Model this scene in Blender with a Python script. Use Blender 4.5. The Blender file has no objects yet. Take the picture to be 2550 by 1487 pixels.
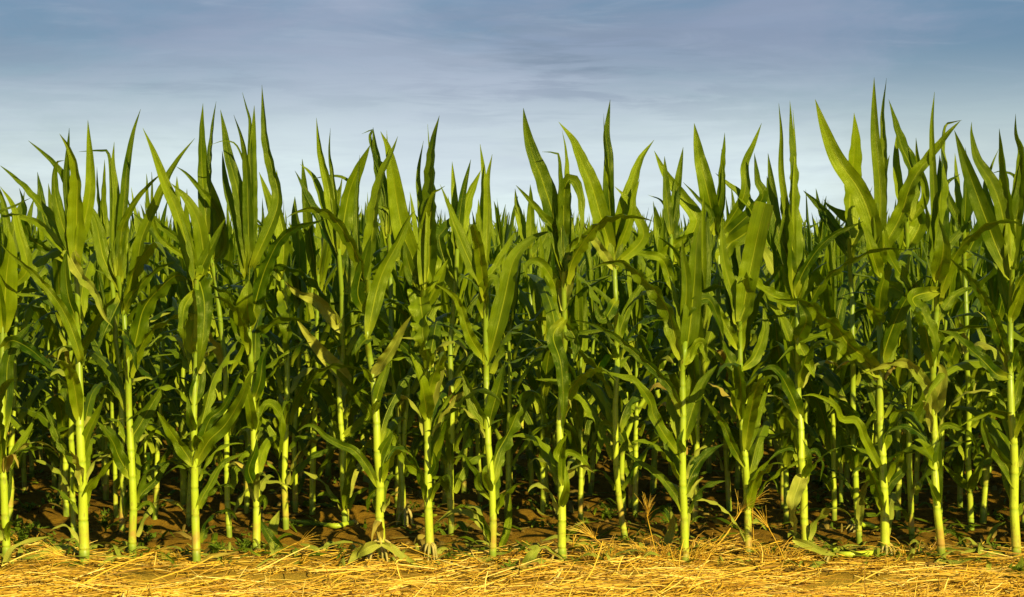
import bpy, math, random
import numpy as np
from mathutils import Vector, noise as mnoise

S = bpy.context.scene
COL = S.collection
R = math.radians

# ------------------------------------------------------------------ camera
CAM_H, HORIZON, F, PW, PH = 1.55, 592.0, 4786.0, 2550.0, 1487.0   # metres; the rest in photograph pixels
cd = bpy.data.cameras.new('camera'); cam = bpy.data.objects.new('camera', cd); COL.objects.link(cam)
cam.location = (0, 0, CAM_H); cam.rotation_euler = (R(90), 0, 0)
cd.sensor_width = 36.0; cd.sensor_fit = 'HORIZONTAL'; cd.lens = 36.0 * F / PW
cd.shift_y = -(PH / 2 - HORIZON) / PW
cd.clip_start = 0.1; cd.clip_end = 3000
S.camera = cam

# ------------------------------------------------------------------ light
SUN_EL, SUN_AZ = R(29), R(30)         # height of the sun; how far it stands right of straight behind the camera
sd = bpy.data.lights.new('sun', 'SUN'); sun = bpy.data.objects.new('sun', sd); COL.objects.link(sun)
sd.energy = 5.0; sd.angle = R(0.5); sd.color = (1.0, 0.84, 0.41)
to_sun = Vector((math.sin(SUN_AZ) * math.cos(SUN_EL), -math.cos(SUN_AZ) * math.cos(SUN_EL), math.sin(SUN_EL)))
sun.rotation_euler = to_sun.to_track_quat('Z', 'Y').to_euler()
sun.location = to_sun * 40

W = bpy.data.worlds.new('World'); S.world = W; W.use_nodes = True
wt = W.node_tree; wt.nodes.clear()
def wn(t, **k):
    n = wt.nodes.new(t)
    for a, b in k.items(): setattr(n, a, b)
    return n
def wl(a, b): wt.links.new(a, b)
def wmath(op, a, b=None, c=None, clamp=False):
    n = wn('ShaderNodeMath', operation=op); n.use_clamp = clamp
    for i, v in enumerate((a, b, c)):
        if v is None: continue
        if isinstance(v, (int, float)): n.inputs[i].default_value = v
        else: wl(v, n.inputs[i])
    return n.outputs[0]
def wmix(fac, a, b):
    n = wn('ShaderNodeMix', data_type='RGBA')
    for s, v in ((0, fac), (6, a), (7, b)):
        if isinstance(v, (int, float)): n.inputs[s].default_value = v
        elif isinstance(v, tuple): n.inputs[s].default_value = v + (1,)
        else: wl(v, n.inputs[s])
    return n.outputs[2]
sky = wn('ShaderNodeTexSky', sky_type='NISHITA'); sky.sun_disc = False
sky.sun_elevation = SUN_EL; sky.sun_rotation = math.atan2(to_sun.x, to_sun.y)
sky.air_density = 1.0; sky.dust_density = 1.0; sky.ozone_density = 1.5
tc = wn('ShaderNodeTexCoord'); sx = wn('ShaderNodeSeparateXYZ'); wl(tc.outputs['Generated'], sx.inputs[0])
az = wmath('ARCTAN2', sx.outputs[0], sx.outputs[1])          # 0 straight ahead, + to the right
el = wmath('ARCSINE', sx.outputs[2])
def wnoise(sxx, szz, off, scale, detail, rough, dist=0.0):
    cb = wn('ShaderNodeCombineXYZ')
    wl(wmath('MULTIPLY', az, sxx), cb.inputs[0]); wl(wmath('MULTIPLY', el, szz), cb.inputs[1]); cb.inputs[2].default_value = off
    n = wn('ShaderNodeTexNoise'); n.inputs['Scale'].default_value = scale; n.inputs['Detail'].default_value = detail
    n.inputs['Roughness'].default_value = rough; n.inputs['Distortion'].default_value = dist
    wl(cb.outputs[0], n.inputs['Vector']); return n.outputs[0]
def wramp(v, a, b):
    n = wn('ShaderNodeMapRange'); n.interpolation_type = 'SMOOTHSTEP'
    wl(v, n.inputs[0]); n.inputs[1].default_value = a; n.inputs[2].default_value = b
    return n.outputs[0]
# thin veil of high cloud, thinning out towards the right
veil_n = wnoise(6, 22, 3.1, 1.0, 6, 0.6, 0.7)
veil_b = wmath('SUBTRACT', veil_n, wmath('MULTIPLY', wramp(az, 0.13, 0.27), 0.42))
veil_b = wmath('SUBTRACT', veil_b, wmath('MULTIPLY', wramp(az, -0.14, -0.30), 0.10))
veil = wmath('MULTIPLY', wramp(veil_b, 0.22, 0.62), 0.85)
hor = wramp(el, 0.108, 0.022)
veil_c = wmix(hor, (3.5, 4.25, 5.9), (9.6, 11.3, 11.4))
base = wmix(0.62, sky.outputs[0], wmix(hor, (0.7, 2.1, 4.2), (9.4, 11.3, 11.6)))
skyc = wmix(veil, base, veil_c)
# darker flat streaks and small rags of lower cloud
def gauss(v, c, w):
    d = wmath('DIVIDE', wmath('SUBTRACT', v, c), w)
    return wmath('POWER', 2.718, wmath('MULTIPLY', wmath('MULTIPLY', d, d), -1.0))
st = wnoise(13, 120, 2.35, 1.0, 7, 0.62, 0.4)
area = wmath('ADD', wmath('MULTIPLY', gauss(az, 0.02, 0.085), gauss(el, 0.088, 0.022)),
             wmath('MULTIPLY', gauss(az, -0.17, 0.06), wmath('MULTIPLY', gauss(el, 0.082, 0.010), 0.45)), clamp=True)
streak = wmath('MULTIPLY', wramp(st, 0.42, 0.60), wmath('ADD', wmath('MULTIPLY', area, 0.72), 0.08))
skyc = wmix(streak, skyc, (2.6, 3.5, 4.7))
wisp = wnoise(9, 60, 1.3, 1.4, 7, 0.6, 0.8)
skyc = wmix(wmath('MULTIPLY', wramp(wisp, 0.5, 0.8), 0.30), skyc, (5.2, 6.2, 7.6))
soft = wnoise(8, 52, 5.5, 1.0, 5, 0.5, 0.5)
softa = wmath('ADD', wmath('MULTIPLY', gauss(az, 0.05, 0.13), gauss(el, 0.092, 0.020)), wmath('MULTIPLY', gauss(az, -0.27, 0.07), gauss(el, 0.105, 0.04)), clamp=True)
skyc = wmix(wmath('MULTIPLY', wmath('MULTIPLY', wramp(soft, 0.36, 0.66), softa), 0.45), skyc, (2.9, 3.75, 5.1))
lite = wnoise(5, 30, 11.5, 1.0, 5, 0.5, 0.6)
skyc = wmix(wmath('MULTIPLY', wmath('MULTIPLY', wramp(lite, 0.42, 0.68), gauss(az, -0.02, 0.16)), 0.38), skyc, (6.2, 7.0, 8.6))
skyc = wmix(wmath('MULTIPLY', wramp(el, 0.16, 0.60), 0.7), skyc, (0.8, 1.9, 4.0))      # clearer, deeper sky overhead
bg = wn('ShaderNodeBackground'); bg.inputs[1].default_value = 0.054; wl(skyc, bg.inputs[0])
wo = wn('ShaderNodeOutputWorld'); wl(bg.outputs[0], wo.inputs[0])

S.view_settings.view_transform = 'Standard'; S.view_settings.look = 'None'
S.view_settings.exposure = 0.62; S.view_settings.gamma = 1.0; S.view_settings.use_curve_mapping = False
S.render.engine = 'CYCLES'
S.cycles.max_bounces = 8; S.cycles.transparent_max_bounces = 8; S.cycles.transmission_bounces = 6

# ------------------------------------------------------------------ materials
class NT:
    def __init__(s, name):
        s.m = bpy.data.materials.new(name); s.m.use_nodes = True; s.t = s.m.node_tree; s.t.nodes.clear()
    def n(s, t, **k):
        nd = s.t.nodes.new(t)
        for a, b in k.items(): setattr(nd, a, b)
        return nd
    def put(s, sock, v):
        if v is None: return
        if isinstance(v, (int, float)): sock.default_value = v
        elif isinstance(v, tuple): sock.default_value = v + (1,) if len(v) == 3 and sock.type == 'RGBA' else v
        else: s.t.links.new(v, sock)
    def math(s, op, a, b=None, clamp=False):
        nd = s.n('ShaderNodeMath', operation=op); nd.use_clamp = clamp
        s.put(nd.inputs[0], a); s.put(nd.inputs[1], b); return nd.outputs[0]
    def mix(s, f, a, b):
        nd = s.n('ShaderNodeMix', data_type='RGBA'); s.put(nd.inputs[0], f); s.put(nd.inputs[6], a); s.put(nd.inputs[7], b); return nd.outputs[2]
    def noise(s, vec, scale, detail=3, rough=0.55, dist=0.0):
        nd = s.n('ShaderNodeTexNoise'); s.put(nd.inputs['Vector'], vec); nd.inputs['Scale'].default_value = scale
        nd.inputs['Detail'].default_value = detail; nd.inputs['Roughness'].default_value = rough; nd.inputs['Distortion'].default_value = dist
        return nd.outputs[0]
    def rng(s, v, a, b, c=0.0, d=1.0):
        nd = s.n('ShaderNodeMapRange'); nd.interpolation_type = 'SMOOTHSTEP'
        s.put(nd.inputs[0], v)
        for i, x in enumerate((a, b, c, d)): nd.inputs[i + 1].default_value = x
        return nd.outputs[0]
    def scale(s, vec, xyz):
        nd = s.n('ShaderNodeMapping'); s.put(nd.inputs[0], vec); nd.inputs['Scale'].default_value = xyz; return nd.outputs[0]
    def bump(s, h, strength, dist=0.01):
        nd = s.n('ShaderNodeBump'); nd.inputs['Strength'].default_value = strength; nd.inputs['Distance'].default_value = dist
        s.put(nd.inputs['Height'], h); return nd.outputs[0]
    def bsdf(s, col, rough, normal=None, spec=0.5, tint=None):
        nd = s.n('ShaderNodeBsdfPrincipled'); s.put(nd.inputs['Base Color'], col); s.put(nd.inputs['Roughness'], rough)
        nd.inputs['Specular IOR Level'].default_value = spec
        if tint: nd.inputs['Specular Tint'].default_value = tint + (1,)
        if normal is not None: s.put(nd.inputs['Normal'], normal)
        return nd.outputs[0]
    def out(s, sh):
        o = s.n('ShaderNodeOutputMaterial'); s.t.links.new(sh, o.inputs[0]); return s.m

def leaf_material(name, dark, light, rib, trans, tfac, rough=0.31, dry=0.0):
    k = NT(name)
    uv = k.n('ShaderNodeUVMap'); sp = k.n('ShaderNodeSeparateXYZ'); k.put(sp.inputs[0], uv.outputs[0])
    u, v = sp.outputs[0], sp.outputs[1]
    oi = k.n('ShaderNodeObjectInfo'); geo = k.n('ShaderNodeNewGeometry')
    a = k.math('ABSOLUTE', k.math('SUBTRACT', u, 0.5))
    ribw = k.math('SUBTRACT', 0.050, k.math('MULTIPLY', v, 0.038))
    ribm = k.math('SUBTRACT', 1.0, k.rng(k.math('DIVIDE', a, ribw), 0.55, 1.15))
    big = k.noise(geo.outputs['Position'], 7.0, 3)
    str_ = k.noise(k.scale(uv.outputs[0], (34, 1.6, 1)), 1.0, 4, 0.6)
    vein = k.noise(k.scale(uv.outputs[0], (90, 0.7, 1)), 1.0, 1, 0.5)
    f = k.math('ADD', k.math('MULTIPLY', oi.outputs['Random'], 0.75), k.math('MULTIPLY', k.rng(big, 0.3, 0.7), 0.30))
    f = k.math('ADD', f, k.math('MULTIPLY', k.math('SUBTRACT', str_, 0.5), 0.75), clamp=True)
    f = k.math('POWER', f, 1.2)
    c = k.mix(f, dark, light)
    c = k.mix(k.math('MULTIPLY', k.rng(k.math('ADD', v, k.math('MULTIPLY', a, 0.0)), 0.20, 0.0), 0.7), c, rib)       # paler at the collar
    sm = k.noise(geo.outputs['Position'], 26.0, 4, 0.7)
    edge = k.math('MULTIPLY', k.rng(k.math('ADD', k.math('MULTIPLY', a, 1.1), k.math('MULTIPLY', v, 0.55)), 0.86, 1.08), k.rng(sm, 0.48, 0.62))
    c = k.mix(k.math('MULTIPLY', edge, 0.6), c, (0.26, 0.17, 0.035))
    spots = k.math('MULTIPLY', k.rng(k.noise(geo.outputs['Position'], 60.0, 2), 0.68, 0.76), 0.5)
    c = k.mix(spots, c, (0.20, 0.17, 0.03))
    c = k.mix(k.math('MULTIPLY', ribm, 0.62), c, rib)
    if dry: c = k.mix(k.math('MULTIPLY', k.rng(big, 0.35, 0.62), dry), c, (0.42, 0.32, 0.05))
    h = k.math('ADD', k.math('MULTIPLY', vein, 0.5), k.math('MULTIPLY', ribm, -0.7))
    h = k.math('ADD', h, k.math('MULTIPLY', big, 2.2))
    nb = k.bump(h, 0.6, 0.007)
    s1 = k.bsdf(c, k.rng(str_, 0.2, 0.8, rough - 0.06, rough + 0.12), nb, 0.55, (0.92, 1.0, 0.26))
    tr = k.n('ShaderNodeBsdfTranslucent'); k.put(tr.inputs[0], k.mix(ribm, trans, (0.05, 0.06, 0.01))); k.put(tr.inputs['Normal'], nb)
    mx = k.n('ShaderNodeMixShader'); mx.inputs[0].default_value = tfac
    k.t.links.new(s1, mx.inputs[1]); k.t.links.new(tr.outputs[0], mx.inputs[2])
    return k.out(mx.outputs[0])

M = {}
M['leaf'] = leaf_material('corn_leaf_green', (0.009, 0.043, 0.0010), (0.220, 0.300, 0.004), (0.42, 0.48, 0.018), (0.18, 0.30, 0.002), 0.32)  # natural leaf tones, range widened to imitate shaded and sunlit blades
M['pale_leaf'] = leaf_material('corn_leaf_pale', (0.20, 0.26, 0.018), (0.36, 0.38, 0.045), (0.50, 0.52, 0.08), (0.2, 0.22, 0.03), 0.2, 0.38, 0.15)  # lighter leaf green, also standing in for glossy highlights
M['dry_leaf'] = leaf_material('corn_leaf_dry', (0.26, 0.20, 0.025), (0.48, 0.38, 0.06), (0.52, 0.44, 0.10), (0.3, 0.22, 0.03), 0.15, 0.6, 0.6)
M['litter'] = leaf_material('dead_leaf_scraps', (0.12, 0.075, 0.012), (0.30, 0.20, 0.035), (0.34, 0.25, 0.06), (0.2, 0.13, 0.02), 0.15, 0.6, 0.2)
M['weed'] = leaf_material('weed_leaf', (0.08, 0.15, 0.008), (0.18, 0.27, 0.015), (0.25, 0.33, 0.03), (0.2, 0.3, 0.02), 0.35, 0.5)

def stem_material():
    k = NT('corn_stem')
    uv = k.n('ShaderNodeUVMap'); sp = k.n('ShaderNodeSeparateXYZ'); k.put(sp.inputs[0], uv.outputs[0])
    ph, hgt = sp.outputs[0], sp.outputs[1]           # place between two nodes, height above the soil
    geo = k.n('ShaderNodeNewGeometry'); oi = k.n('ShaderNodeObjectInfo')
    nz = k.noise(k.scale(geo.outputs['Position'], (90, 90, 3)), 1.0, 3)
    bl = k.noise(geo.outputs['Position'], 9.0, 3)
    c = k.mix(k.math('ADD', k.math('MULTIPLY', nz, 0.5), k.math('MULTIPLY', oi.outputs['Random'], 0.5)), (0.32, 0.43, 0.014), (0.52, 0.60, 0.035))
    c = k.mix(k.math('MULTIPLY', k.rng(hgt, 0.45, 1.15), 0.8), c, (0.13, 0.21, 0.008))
    ring = k.math('ADD', k.rng(ph, 0.045, 0.0), k.rng(ph, 0.955, 1.0), clamp=True)
    c = k.mix(k.math('MULTIPLY', k.math('MULTIPLY', ring, k.rng(hgt, 0.6, 0.1)), 0.28), c, (0.55, 0.48, 0.10))
    c = k.mix(k.math('MULTIPLY', k.rng(ph, 0.80, 0.95), 0.35), c, (0.17, 0.29, 0.02))
    red = k.math('MULTIPLY', k.math('MULTIPLY', k.rng(hgt, 0.34, 0.10), k.rng(hgt, 0.0, 0.11)), k.rng(bl, 0.42, 0.68))
    c = k.mix(k.math('MULTIPLY', red, 0.8), c, (0.42, 0.20, 0.05))
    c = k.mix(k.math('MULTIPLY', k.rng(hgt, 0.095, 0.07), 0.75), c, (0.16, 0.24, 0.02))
    c = k.mix(k.math('MULTIPLY', k.rng(k.noise(k.scale(geo.outputs['Position'], (60, 60, 22)), 1.0, 4), 0.56, 0.72), 0.6), c, (0.22, 0.17, 0.03))
    return k.out(k.bsdf(c, 0.42, k.bump(nz, 0.25, 0.003), 0.4))
M['stem'] = stem_material()

def plain(name, a, b, scale, rough, bumpk=0.4, spec=0.3):
    k = NT(name); geo = k.n('ShaderNodeNewGeometry')
    n = k.noise(geo.outputs['Position'], scale, 5, 0.6)
    return k.out(k.bsdf(k.mix(k.rng(n, 0.3, 0.7), a, b), rough, k.bump(n, bumpk, 0.01), spec))
M['root'] = plain('prop_root_skin', (0.26, 0.24, 0.05), (0.46, 0.36, 0.09), 30, 0.5)
M['clod'] = plain('soil_clod', (0.085, 0.050, 0.008), (0.19, 0.12, 0.02), 22, 0.95, 0.8, 0.1)

def straw_material():
    k = NT('straw'); uv = k.n('ShaderNodeUVMap'); sp = k.n('ShaderNodeSeparateXYZ'); k.put(sp.inputs[0], uv.outputs[0])
    r, al = sp.outputs[0], sp.outputs[1]              # a random number per straw, place along it
    geo = k.n('ShaderNodeNewGeometry')
    cr = k.n('ShaderNodeValToRGB'); k.put(cr.inputs[0], r)
    e = cr.color_ramp.elements
    e[0].position = 0.0; e[0].color = (0.14, 0.07, 0.005, 1); e[1].position = 1.0; e[1].color = (0.95, 0.76, 0.22, 1)
    for p, cc in ((0.2, (0.36, 0.18, 0.01)), (0.5, (0.66, 0.38, 0.02)), (0.8, (0.86, 0.57, 0.05))):
        x = e.new(p); x.color = cc + (1,)
    n = k.noise(geo.outputs['Position'], 60, 3)
    c = k.mix(k.math('MULTIPLY', k.rng(n, 0.45, 0.75), 0.4), cr.outputs[0], (0.32, 0.18, 0.03))
    return k.out(k.bsdf(c, 0.45, k.bump(n, 0.2, 0.002), 0.5))
M['straw'] = straw_material()

def soil_material():
    k = NT('field_soil'); geo = k.n('ShaderNodeNewGeometry'); p = geo.outputs['Position']
    n1 = k.noise(p, 2.3, 6, 0.65); n2 = k.noise(p, 24, 6, 0.7); n3 = k.noise(p, 110, 4, 0.7)
    c = k.mix(k.rng(n2, 0.3, 0.72), (0.080, 0.043, 0.003), (0.220, 0.122, 0.008))
    c = k.mix(k.math('MULTIPLY', k.rng(n1, 0.4, 0.7), 0.5), c, (0.30, 0.165, 0.012))
    sp = k.n('ShaderNodeSeparateXYZ'); k.put(sp.inputs[0], p)
    verge = k.rng(k.math('ADD', sp.outputs[1], k.math('MULTIPLY', k.math('SUBTRACT', n1, 0.5), 0.9)), 9.1, 8.6)
    near = k.rng(k.math('ADD', sp.outputs[1], k.math('MULTIPLY', k.math('SUBTRACT', n1, 0.5), 0.7)), 9.75, 9.25)
    c = k.mix(k.math('MULTIPLY', near, 0.55), c, (0.40, 0.25, 0.022))  # brighter orange strip imitates sunlit soil at the front row
    c = k.mix(k.math('MULTIPLY', verge, k.rng(n3, 0.35, 0.65)), c, (0.62, 0.40, 0.04))     # dry soil and chaff along the edge of the field
    h = k.math('ADD', k.math('MULTIPLY', n2, 1.0), k.math('MULTIPLY', n3, 0.5))
    return k.out(k.bsdf(c, 0.95, k.bump(h, 0.9, 0.02), 0.1))
M['soil'] = soil_material()

# ------------------------------------------------------------------ mesh helpers
def mesh(name, V, Fc, UV=None, mat=None, smooth=True):
    V = np.asarray(V, dtype=np.float32); me = bpy.data.meshes.new(name)
    if isinstance(Fc, np.ndarray) and Fc.ndim == 2:
        nf, k = Fc.shape
        me.vertices.add(len(V)); me.vertices.foreach_set('co', V.ravel())
        me.loops.add(nf * k); me.loops.foreach_set('vertex_index', Fc.astype(np.int32).ravel())
        me.polygons.add(nf); me.polygons.foreach_set('loop_start', np.arange(0, nf * k, k, dtype=np.int32))
        me.update(calc_edges=True)
    else:
        me.from_pydata([tuple(v) for v in V], [], [tuple(f) for f in Fc])
    if UV is not None:
        l = np.empty(len(me.loops), dtype=np.int32); me.loops.foreach_get('vertex_index', l)
        uvl = me.uv_layers.new(name='UVMap'); uvl.data.foreach_set('uv', np.asarray(UV, dtype=np.float32)[l].ravel())
    if smooth: me.polygons.foreach_set('use_smooth', np.ones(len(me.polygons), dtype=bool))
    if mat: me.materials.append(mat)
    me.validate(); return me
def obj(name, me, parent=None, **tags):
    o = bpy.data.objects.new(name, me); COL.objects.link(o)
    if parent is not None: o.parent = parent
    for a, b in tags.items(): o[a] = b
    return o
def thing(name, label, cat, loc=(0, 0, 0), group=None):
    o = bpy.data.objects.new(name, None); COL.objects.link(o); o.location = loc; o.empty_display_size = 0.05
    o['label'] = label; o['category'] = cat
    if group: o['group'] = group
    return o

class Geo:                        # collects quads (numpy)
    def __init__(s): s.V, s.F, s.U, s.n = [], [], [], 0
    def add(s, g, rot=0.0, sc=1.0, loc=(0, 0, 0), tilt=0.0):
        V, Fc, U = g
        c, sn = math.cos(rot), math.sin(rot)
        X = V * sc
        X = np.stack([X[:, 0] * c - X[:, 1] * sn + X[:, 2] * tilt, X[:, 0] * sn + X[:, 1] * c, X[:, 2]], 1) + np.array(loc)
        s.V.append(X); s.F.append(Fc + s.n); s.U.append(U); s.n += len(V)
    def get(s): return np.concatenate(s.V), np.concatenate(s.F), np.concatenate(s.U)

def grid_faces(n, m, closed=False):
    i = np.arange(n - 1)[:, None]; j = np.arange(m if closed else m - 1)[None, :]
    j2 = (j + 1) % m
    f = np.stack([i * m + j, i * m + j2, (i + 1) * m + j2, (i + 1) * m + j], -1)
    return f.reshape(-1, 4)

def spline(P, n):                 # Catmull-Rom through P, n samples evenly along it
    P = np.asarray(P, float)
    if len(P) == 2: P = np.array([P[0], (P[0] + P[1]) / 2, P[1]])
    A = np.vstack([2 * P[0] - P[1], P, 2 * P[-1] - P[-2]])
    out = []
    for i in range(1, len(A) - 2):
        t = np.linspace(0, 1, 12, endpoint=False)[:, None]
        p0, p1, p2, p3 = A[i - 1], A[i], A[i + 1], A[i + 2]
        out.append(0.5 * (2 * p1 + (p2 - p0) * t + (2 * p0 - 5 * p1 + 4 * p2 - p3) * t ** 2 + (3 * p1 - p0 - 3 * p2 + p3) * t ** 3))
    Q = np.vstack(out + [P[-1:]])
    d = np.r_[0, np.cumsum(np.linalg.norm(np.diff(Q, axis=0), axis=1))]
    s = np.linspace(0, d[-1], n)
    return np.stack([np.interp(s, d, Q[:, k]) for k in range(3)], 1), d[-1]
def unit(v): return v / np.maximum(np.linalg.norm(v, axis=1, keepdims=True), 1e-9)

def blade(C, L, width, rng, kind='arch', cross=5, wave=1.0):
    """ribbon along centres C with lateral directions L: cross-section is a shallow trough, margins ruffled, tip pointed"""
    n = len(C); t = np.linspace(0, 1, n)
    T = unit(np.gradient(C, axis=0)); L = unit(L - T * np.sum(L * T, 1, keepdims=True)); N = np.cross(L, T)
    if kind == 'spear': prof = np.minimum(1, 0.55 + 1.8 * t) * np.clip(1 - t ** 2.9, 0, 1) ** 0.95
    elif kind == 'cut': prof = np.minimum(1, 0.5 + 1.5 * t) * np.where(t > 0.97, 0.93, 1.0)
    else: prof = np.minimum(1, 0.66 + 1.6 * t) * np.clip(1 - t ** 2.1, 0, 1) ** 0.8
    w = np.maximum(width * prof, 0.0015)
    fold = R(25) + R(40) * np.exp(-t / 0.07) + R(8) * math.sin(rng.uniform(0, 6)) * t
    ln = np.sum(np.linalg.norm(np.diff(C, axis=0), axis=1))
    us = np.linspace(-1, 1, cross)
    p1, p2 = rng.uniform(0, 6.3), rng.uniform(0, 6.3); fr_ = (0.075, 0.13) if n > 20 else (0.12, 0.2); f1 = ln / rng.uniform(*fr_); f2 = ln / rng.uniform(*fr_)
    amp = wave * width * 0.13 * np.sin(np.pi * np.clip(t * 1.15, 0, 1)) ** 0.7
    C = C + N * (wave * width * 0.05 * np.sin(2 * np.pi * t * ln / rng.uniform(0.22, 0.4) + p1) * np.minimum(1, t * 5))[:, None]
    V = np.empty((n, cross, 3)); U = np.empty((n, cross, 2))
    for j, u in enumerate(us):
        a = abs(u)
        wv = amp * a ** 2 * np.sin(2 * np.pi * (f1 if u < 0 else f2) * t + (p1 if u < 0 else p2))
        V[:, j] = C + L * (u * w / 2 * np.cos(fold))[:, None] + N * (a ** 1.15 * w / 2 * np.sin(fold) + wv)[:, None]
        U[:, j, 0] = 0.5 + u / 2; U[:, j, 1] = t
    return V.reshape(-1, 3), grid_faces(n, cross), U.reshape(-1, 2)

def stalk(P, r0, r1, nodes, sides=10, kink=0.0, rng=None):
    """stem along polyline P (z rising), swollen at nodes (heights), sheath lips above them"""
    P = np.asarray(P, float); H = P[:, 2] - P[0, 2]
    hs, ph = [], []
    nd = [0.0] + list(nodes) + [H[-1]]
    for a, b in zip(nd[:-1], nd[1:]):
        for q in (0.0, 0.03, 0.06, 0.3, 0.62, 0.9, 0.97): hs.append(a + (b - a) * q); ph.append(q)
    hs.append(H[-1]); ph.append(1.0)
    hs, ph = np.array(hs), np.array(ph)
    C = np.stack([np.interp(hs, H, P[:, k]) for k in range(3)], 1)
    if kink and rng is not None:
        kx = np.interp(hs, nd, [rng.uniform(-kink, kink) for _ in nd]); ky = np.interp(hs, nd, [rng.uniform(-kink, kink) for _ in nd])
        C[:, 0] += kx * np.minimum(1, hs / 0.2); C[:, 1] += ky * np.minimum(1, hs / 0.2)
    r = r0 + (r1 - r0) * np.clip(hs / H[-1], 0, 1) ** 1.15
    bulge = np.interp(ph, [0, 0.03, 0.06, 0.3, 0.62, 0.9, 0.97, 1], [1.09, 1.10, 1.05, 1.03, 1.05, 1.09, 0.93, 1.03])
    r = r * (1 + (bulge - 1) * np.interp(hs, [0, 0.15, 0.35, 2], [1.05, 0.8, 0.6, 0.6]))
    a = np.arange(sides) * 2 * np.pi / sides
    ring = np.stack([np.cos(a), np.sin(a), 0 * a], 1)
    V = C[:, None, :] + ring[None] * r[:, None, None]
    U = np.stack([np.repeat(ph[:, None], sides, 1), np.repeat(hs[:, None], sides, 1)], -1)
    return V.reshape(-1, 3), grid_faces(len(hs), sides, True), U.reshape(-1, 2)

def tube(P, r, sides=5, n=None, rnd=0.5):
    C, _ = spline(P, n or max(4, 3 * len(P))); n = len(C)
    r = np.interp(np.linspace(0, 1, n), np.linspace(0, 1, len(np.atleast_1d(r))), np.atleast_1d(r)) if np.ndim(r) else np.full(n, r)
    T = unit(np.gradient(C, axis=0)); ref = np.array([0.13, 0.2, 1.0]) if abs(T[:, 2]).mean() < 0.8 else np.array([1.0, 0.1, 0.1])
    A = unit(np.cross(T, ref)); B = np.cross(T, A)
    a = np.arange(sides) * 2 * np.pi / sides
    V = C[:, None] + (A[:, None] * np.cos(a)[None, :, None] + B[:, None] * np.sin(a)[None, :, None]) * r[:, None, None]
    U = np.stack([np.full((n, sides), rnd), np.repeat(np.linspace(0, 1, n)[:, None], sides, 1)], -1)
    return V.reshape(-1, 3), grid_faces(n, sides, True), U.reshape(-1, 2)

# ------------------------------------------------------------------ ground
def ground_z(x, y):
    z = 0.030 * math.cos((y - 9.35) / 0.72 * 2 * math.pi) * min(1, max(0, (y - 9.0) / 0.5)) * (1 if y < 30 else 0)
    z += 0.045 * mnoise.noise((x * 0.8, y * 0.8, 3)) + 0.022 * mnoise.noise((x * 4, y * 4, 1)) + 0.012 * mnoise.noise((x * 11, y * 11, 2))
    return z - 0.012
def axis(parts):
    return np.unique(np.round(np.concatenate([np.arange(a, b, s) for a, b, s in parts]), 4))
gx = axis([(-400, -40, 40), (-40, -8, 4), (-8, -4.5, 0.25), (-4.5, 4.5, 0.045), (4.5, 8, 0.25), (8, 40, 4), (40, 401, 40)])
gy = axis([(-60, 4, 4), (4, 7.4, 0.3), (7.4, 13, 0.04), (13, 20, 0.12), (20, 40, 1.0), (40, 100, 10), (100, 900, 100)])
GV = np.empty((len(gy), len(gx), 3))
GV[..., 0] = gx[None]; GV[..., 1] = gy[:, None]
for i, y in enumerate(gy):
    for j, x in enumerate(gx): GV[i, j, 2] = ground_z(x, y) if abs(x) < 12 and 3 < y < 30 else -0.012
obj('ground', mesh('ground', GV.reshape(-1, 3), grid_faces(len(gy), len(gx)), None, M['soil']), kind='structure')

# ------------------------------------------------------------------ photograph pixel -> place
ZT, ZB = 640 / 1238, 640 / 1603
REG = {'T0': (0, 180, ZT), 'T1': (640, 180, ZT), 'T2': (1280, 180, ZT), 'T3': (1910, 180, ZT),
       'B0': (0, 900, ZB), 'B1': (640, 900, ZB), 'B2': (1280, 900, ZB), 'B3': (1910, 900, ZB), 'S': (0, 0, 1.0)}
def parse(s):
    out, reg = [], 'S'
    for tk in s.split():
        if tk in REG: reg = tk; continue
        x, y = tk.split(','); X0, Y0, k = REG[reg]; out.append((X0 + float(x) * k, Y0 + float(y) * k))
    return out
def at(px, py, d): return np.array([(px - PW / 2) / F * d, d, CAM_H + (HORIZON - py) / F * d])
def ground_at(px, py):
    d = CAM_H * F / (py - HORIZON)
    for _ in range(3):
        x = (px - PW / 2) / F * d; d = (CAM_H - ground_z(x, d)) * F / (py - HORIZON)
    return np.array([(px - PW / 2) / F * d, d, ground_z((px - PW / 2) / F * d, d)])

# ------------------------------------------------------------------ corn
def free_leaf(base, azim, th0, th1, length, width, rng, n=12, kind='arch', cross=5, twist=None, wave=1.0):
    s = np.linspace(0, 1, n)
    th = th0 + (th1 - th0) * s ** rng.uniform(1.1, 1.7)
    ph = azim + rng.uniform(-0.5, 0.5) * s + rng.uniform(-0.15, 0.15) * np.sin(s * 6)
    D = np.stack([np.sin(th) * np.cos(ph), np.sin(th) * np.sin(ph), np.cos(th)], 1)
    C = np.array(base) + np.vstack([np.zeros(3), np.cumsum((D[1:] + D[:-1]) / 2, 0)]) * (length / (n - 1))
    T = unit(np.gradient(C, axis=0))
    Lh = np.stack([-np.sin(ph), np.cos(ph), 0 * ph], 1); N = np.cross(Lh, T)
    tw = (twist if twist is not None else rng.uniform(-1.1, 1.1)) * s ** 1.2 + rng.uniform(-0.25, 0.25)
    L = Lh * np.cos(tw)[:, None] + N * np.sin(tw)[:, None]
    return blade(C, L, width, rng, kind, cross, wave)

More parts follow.
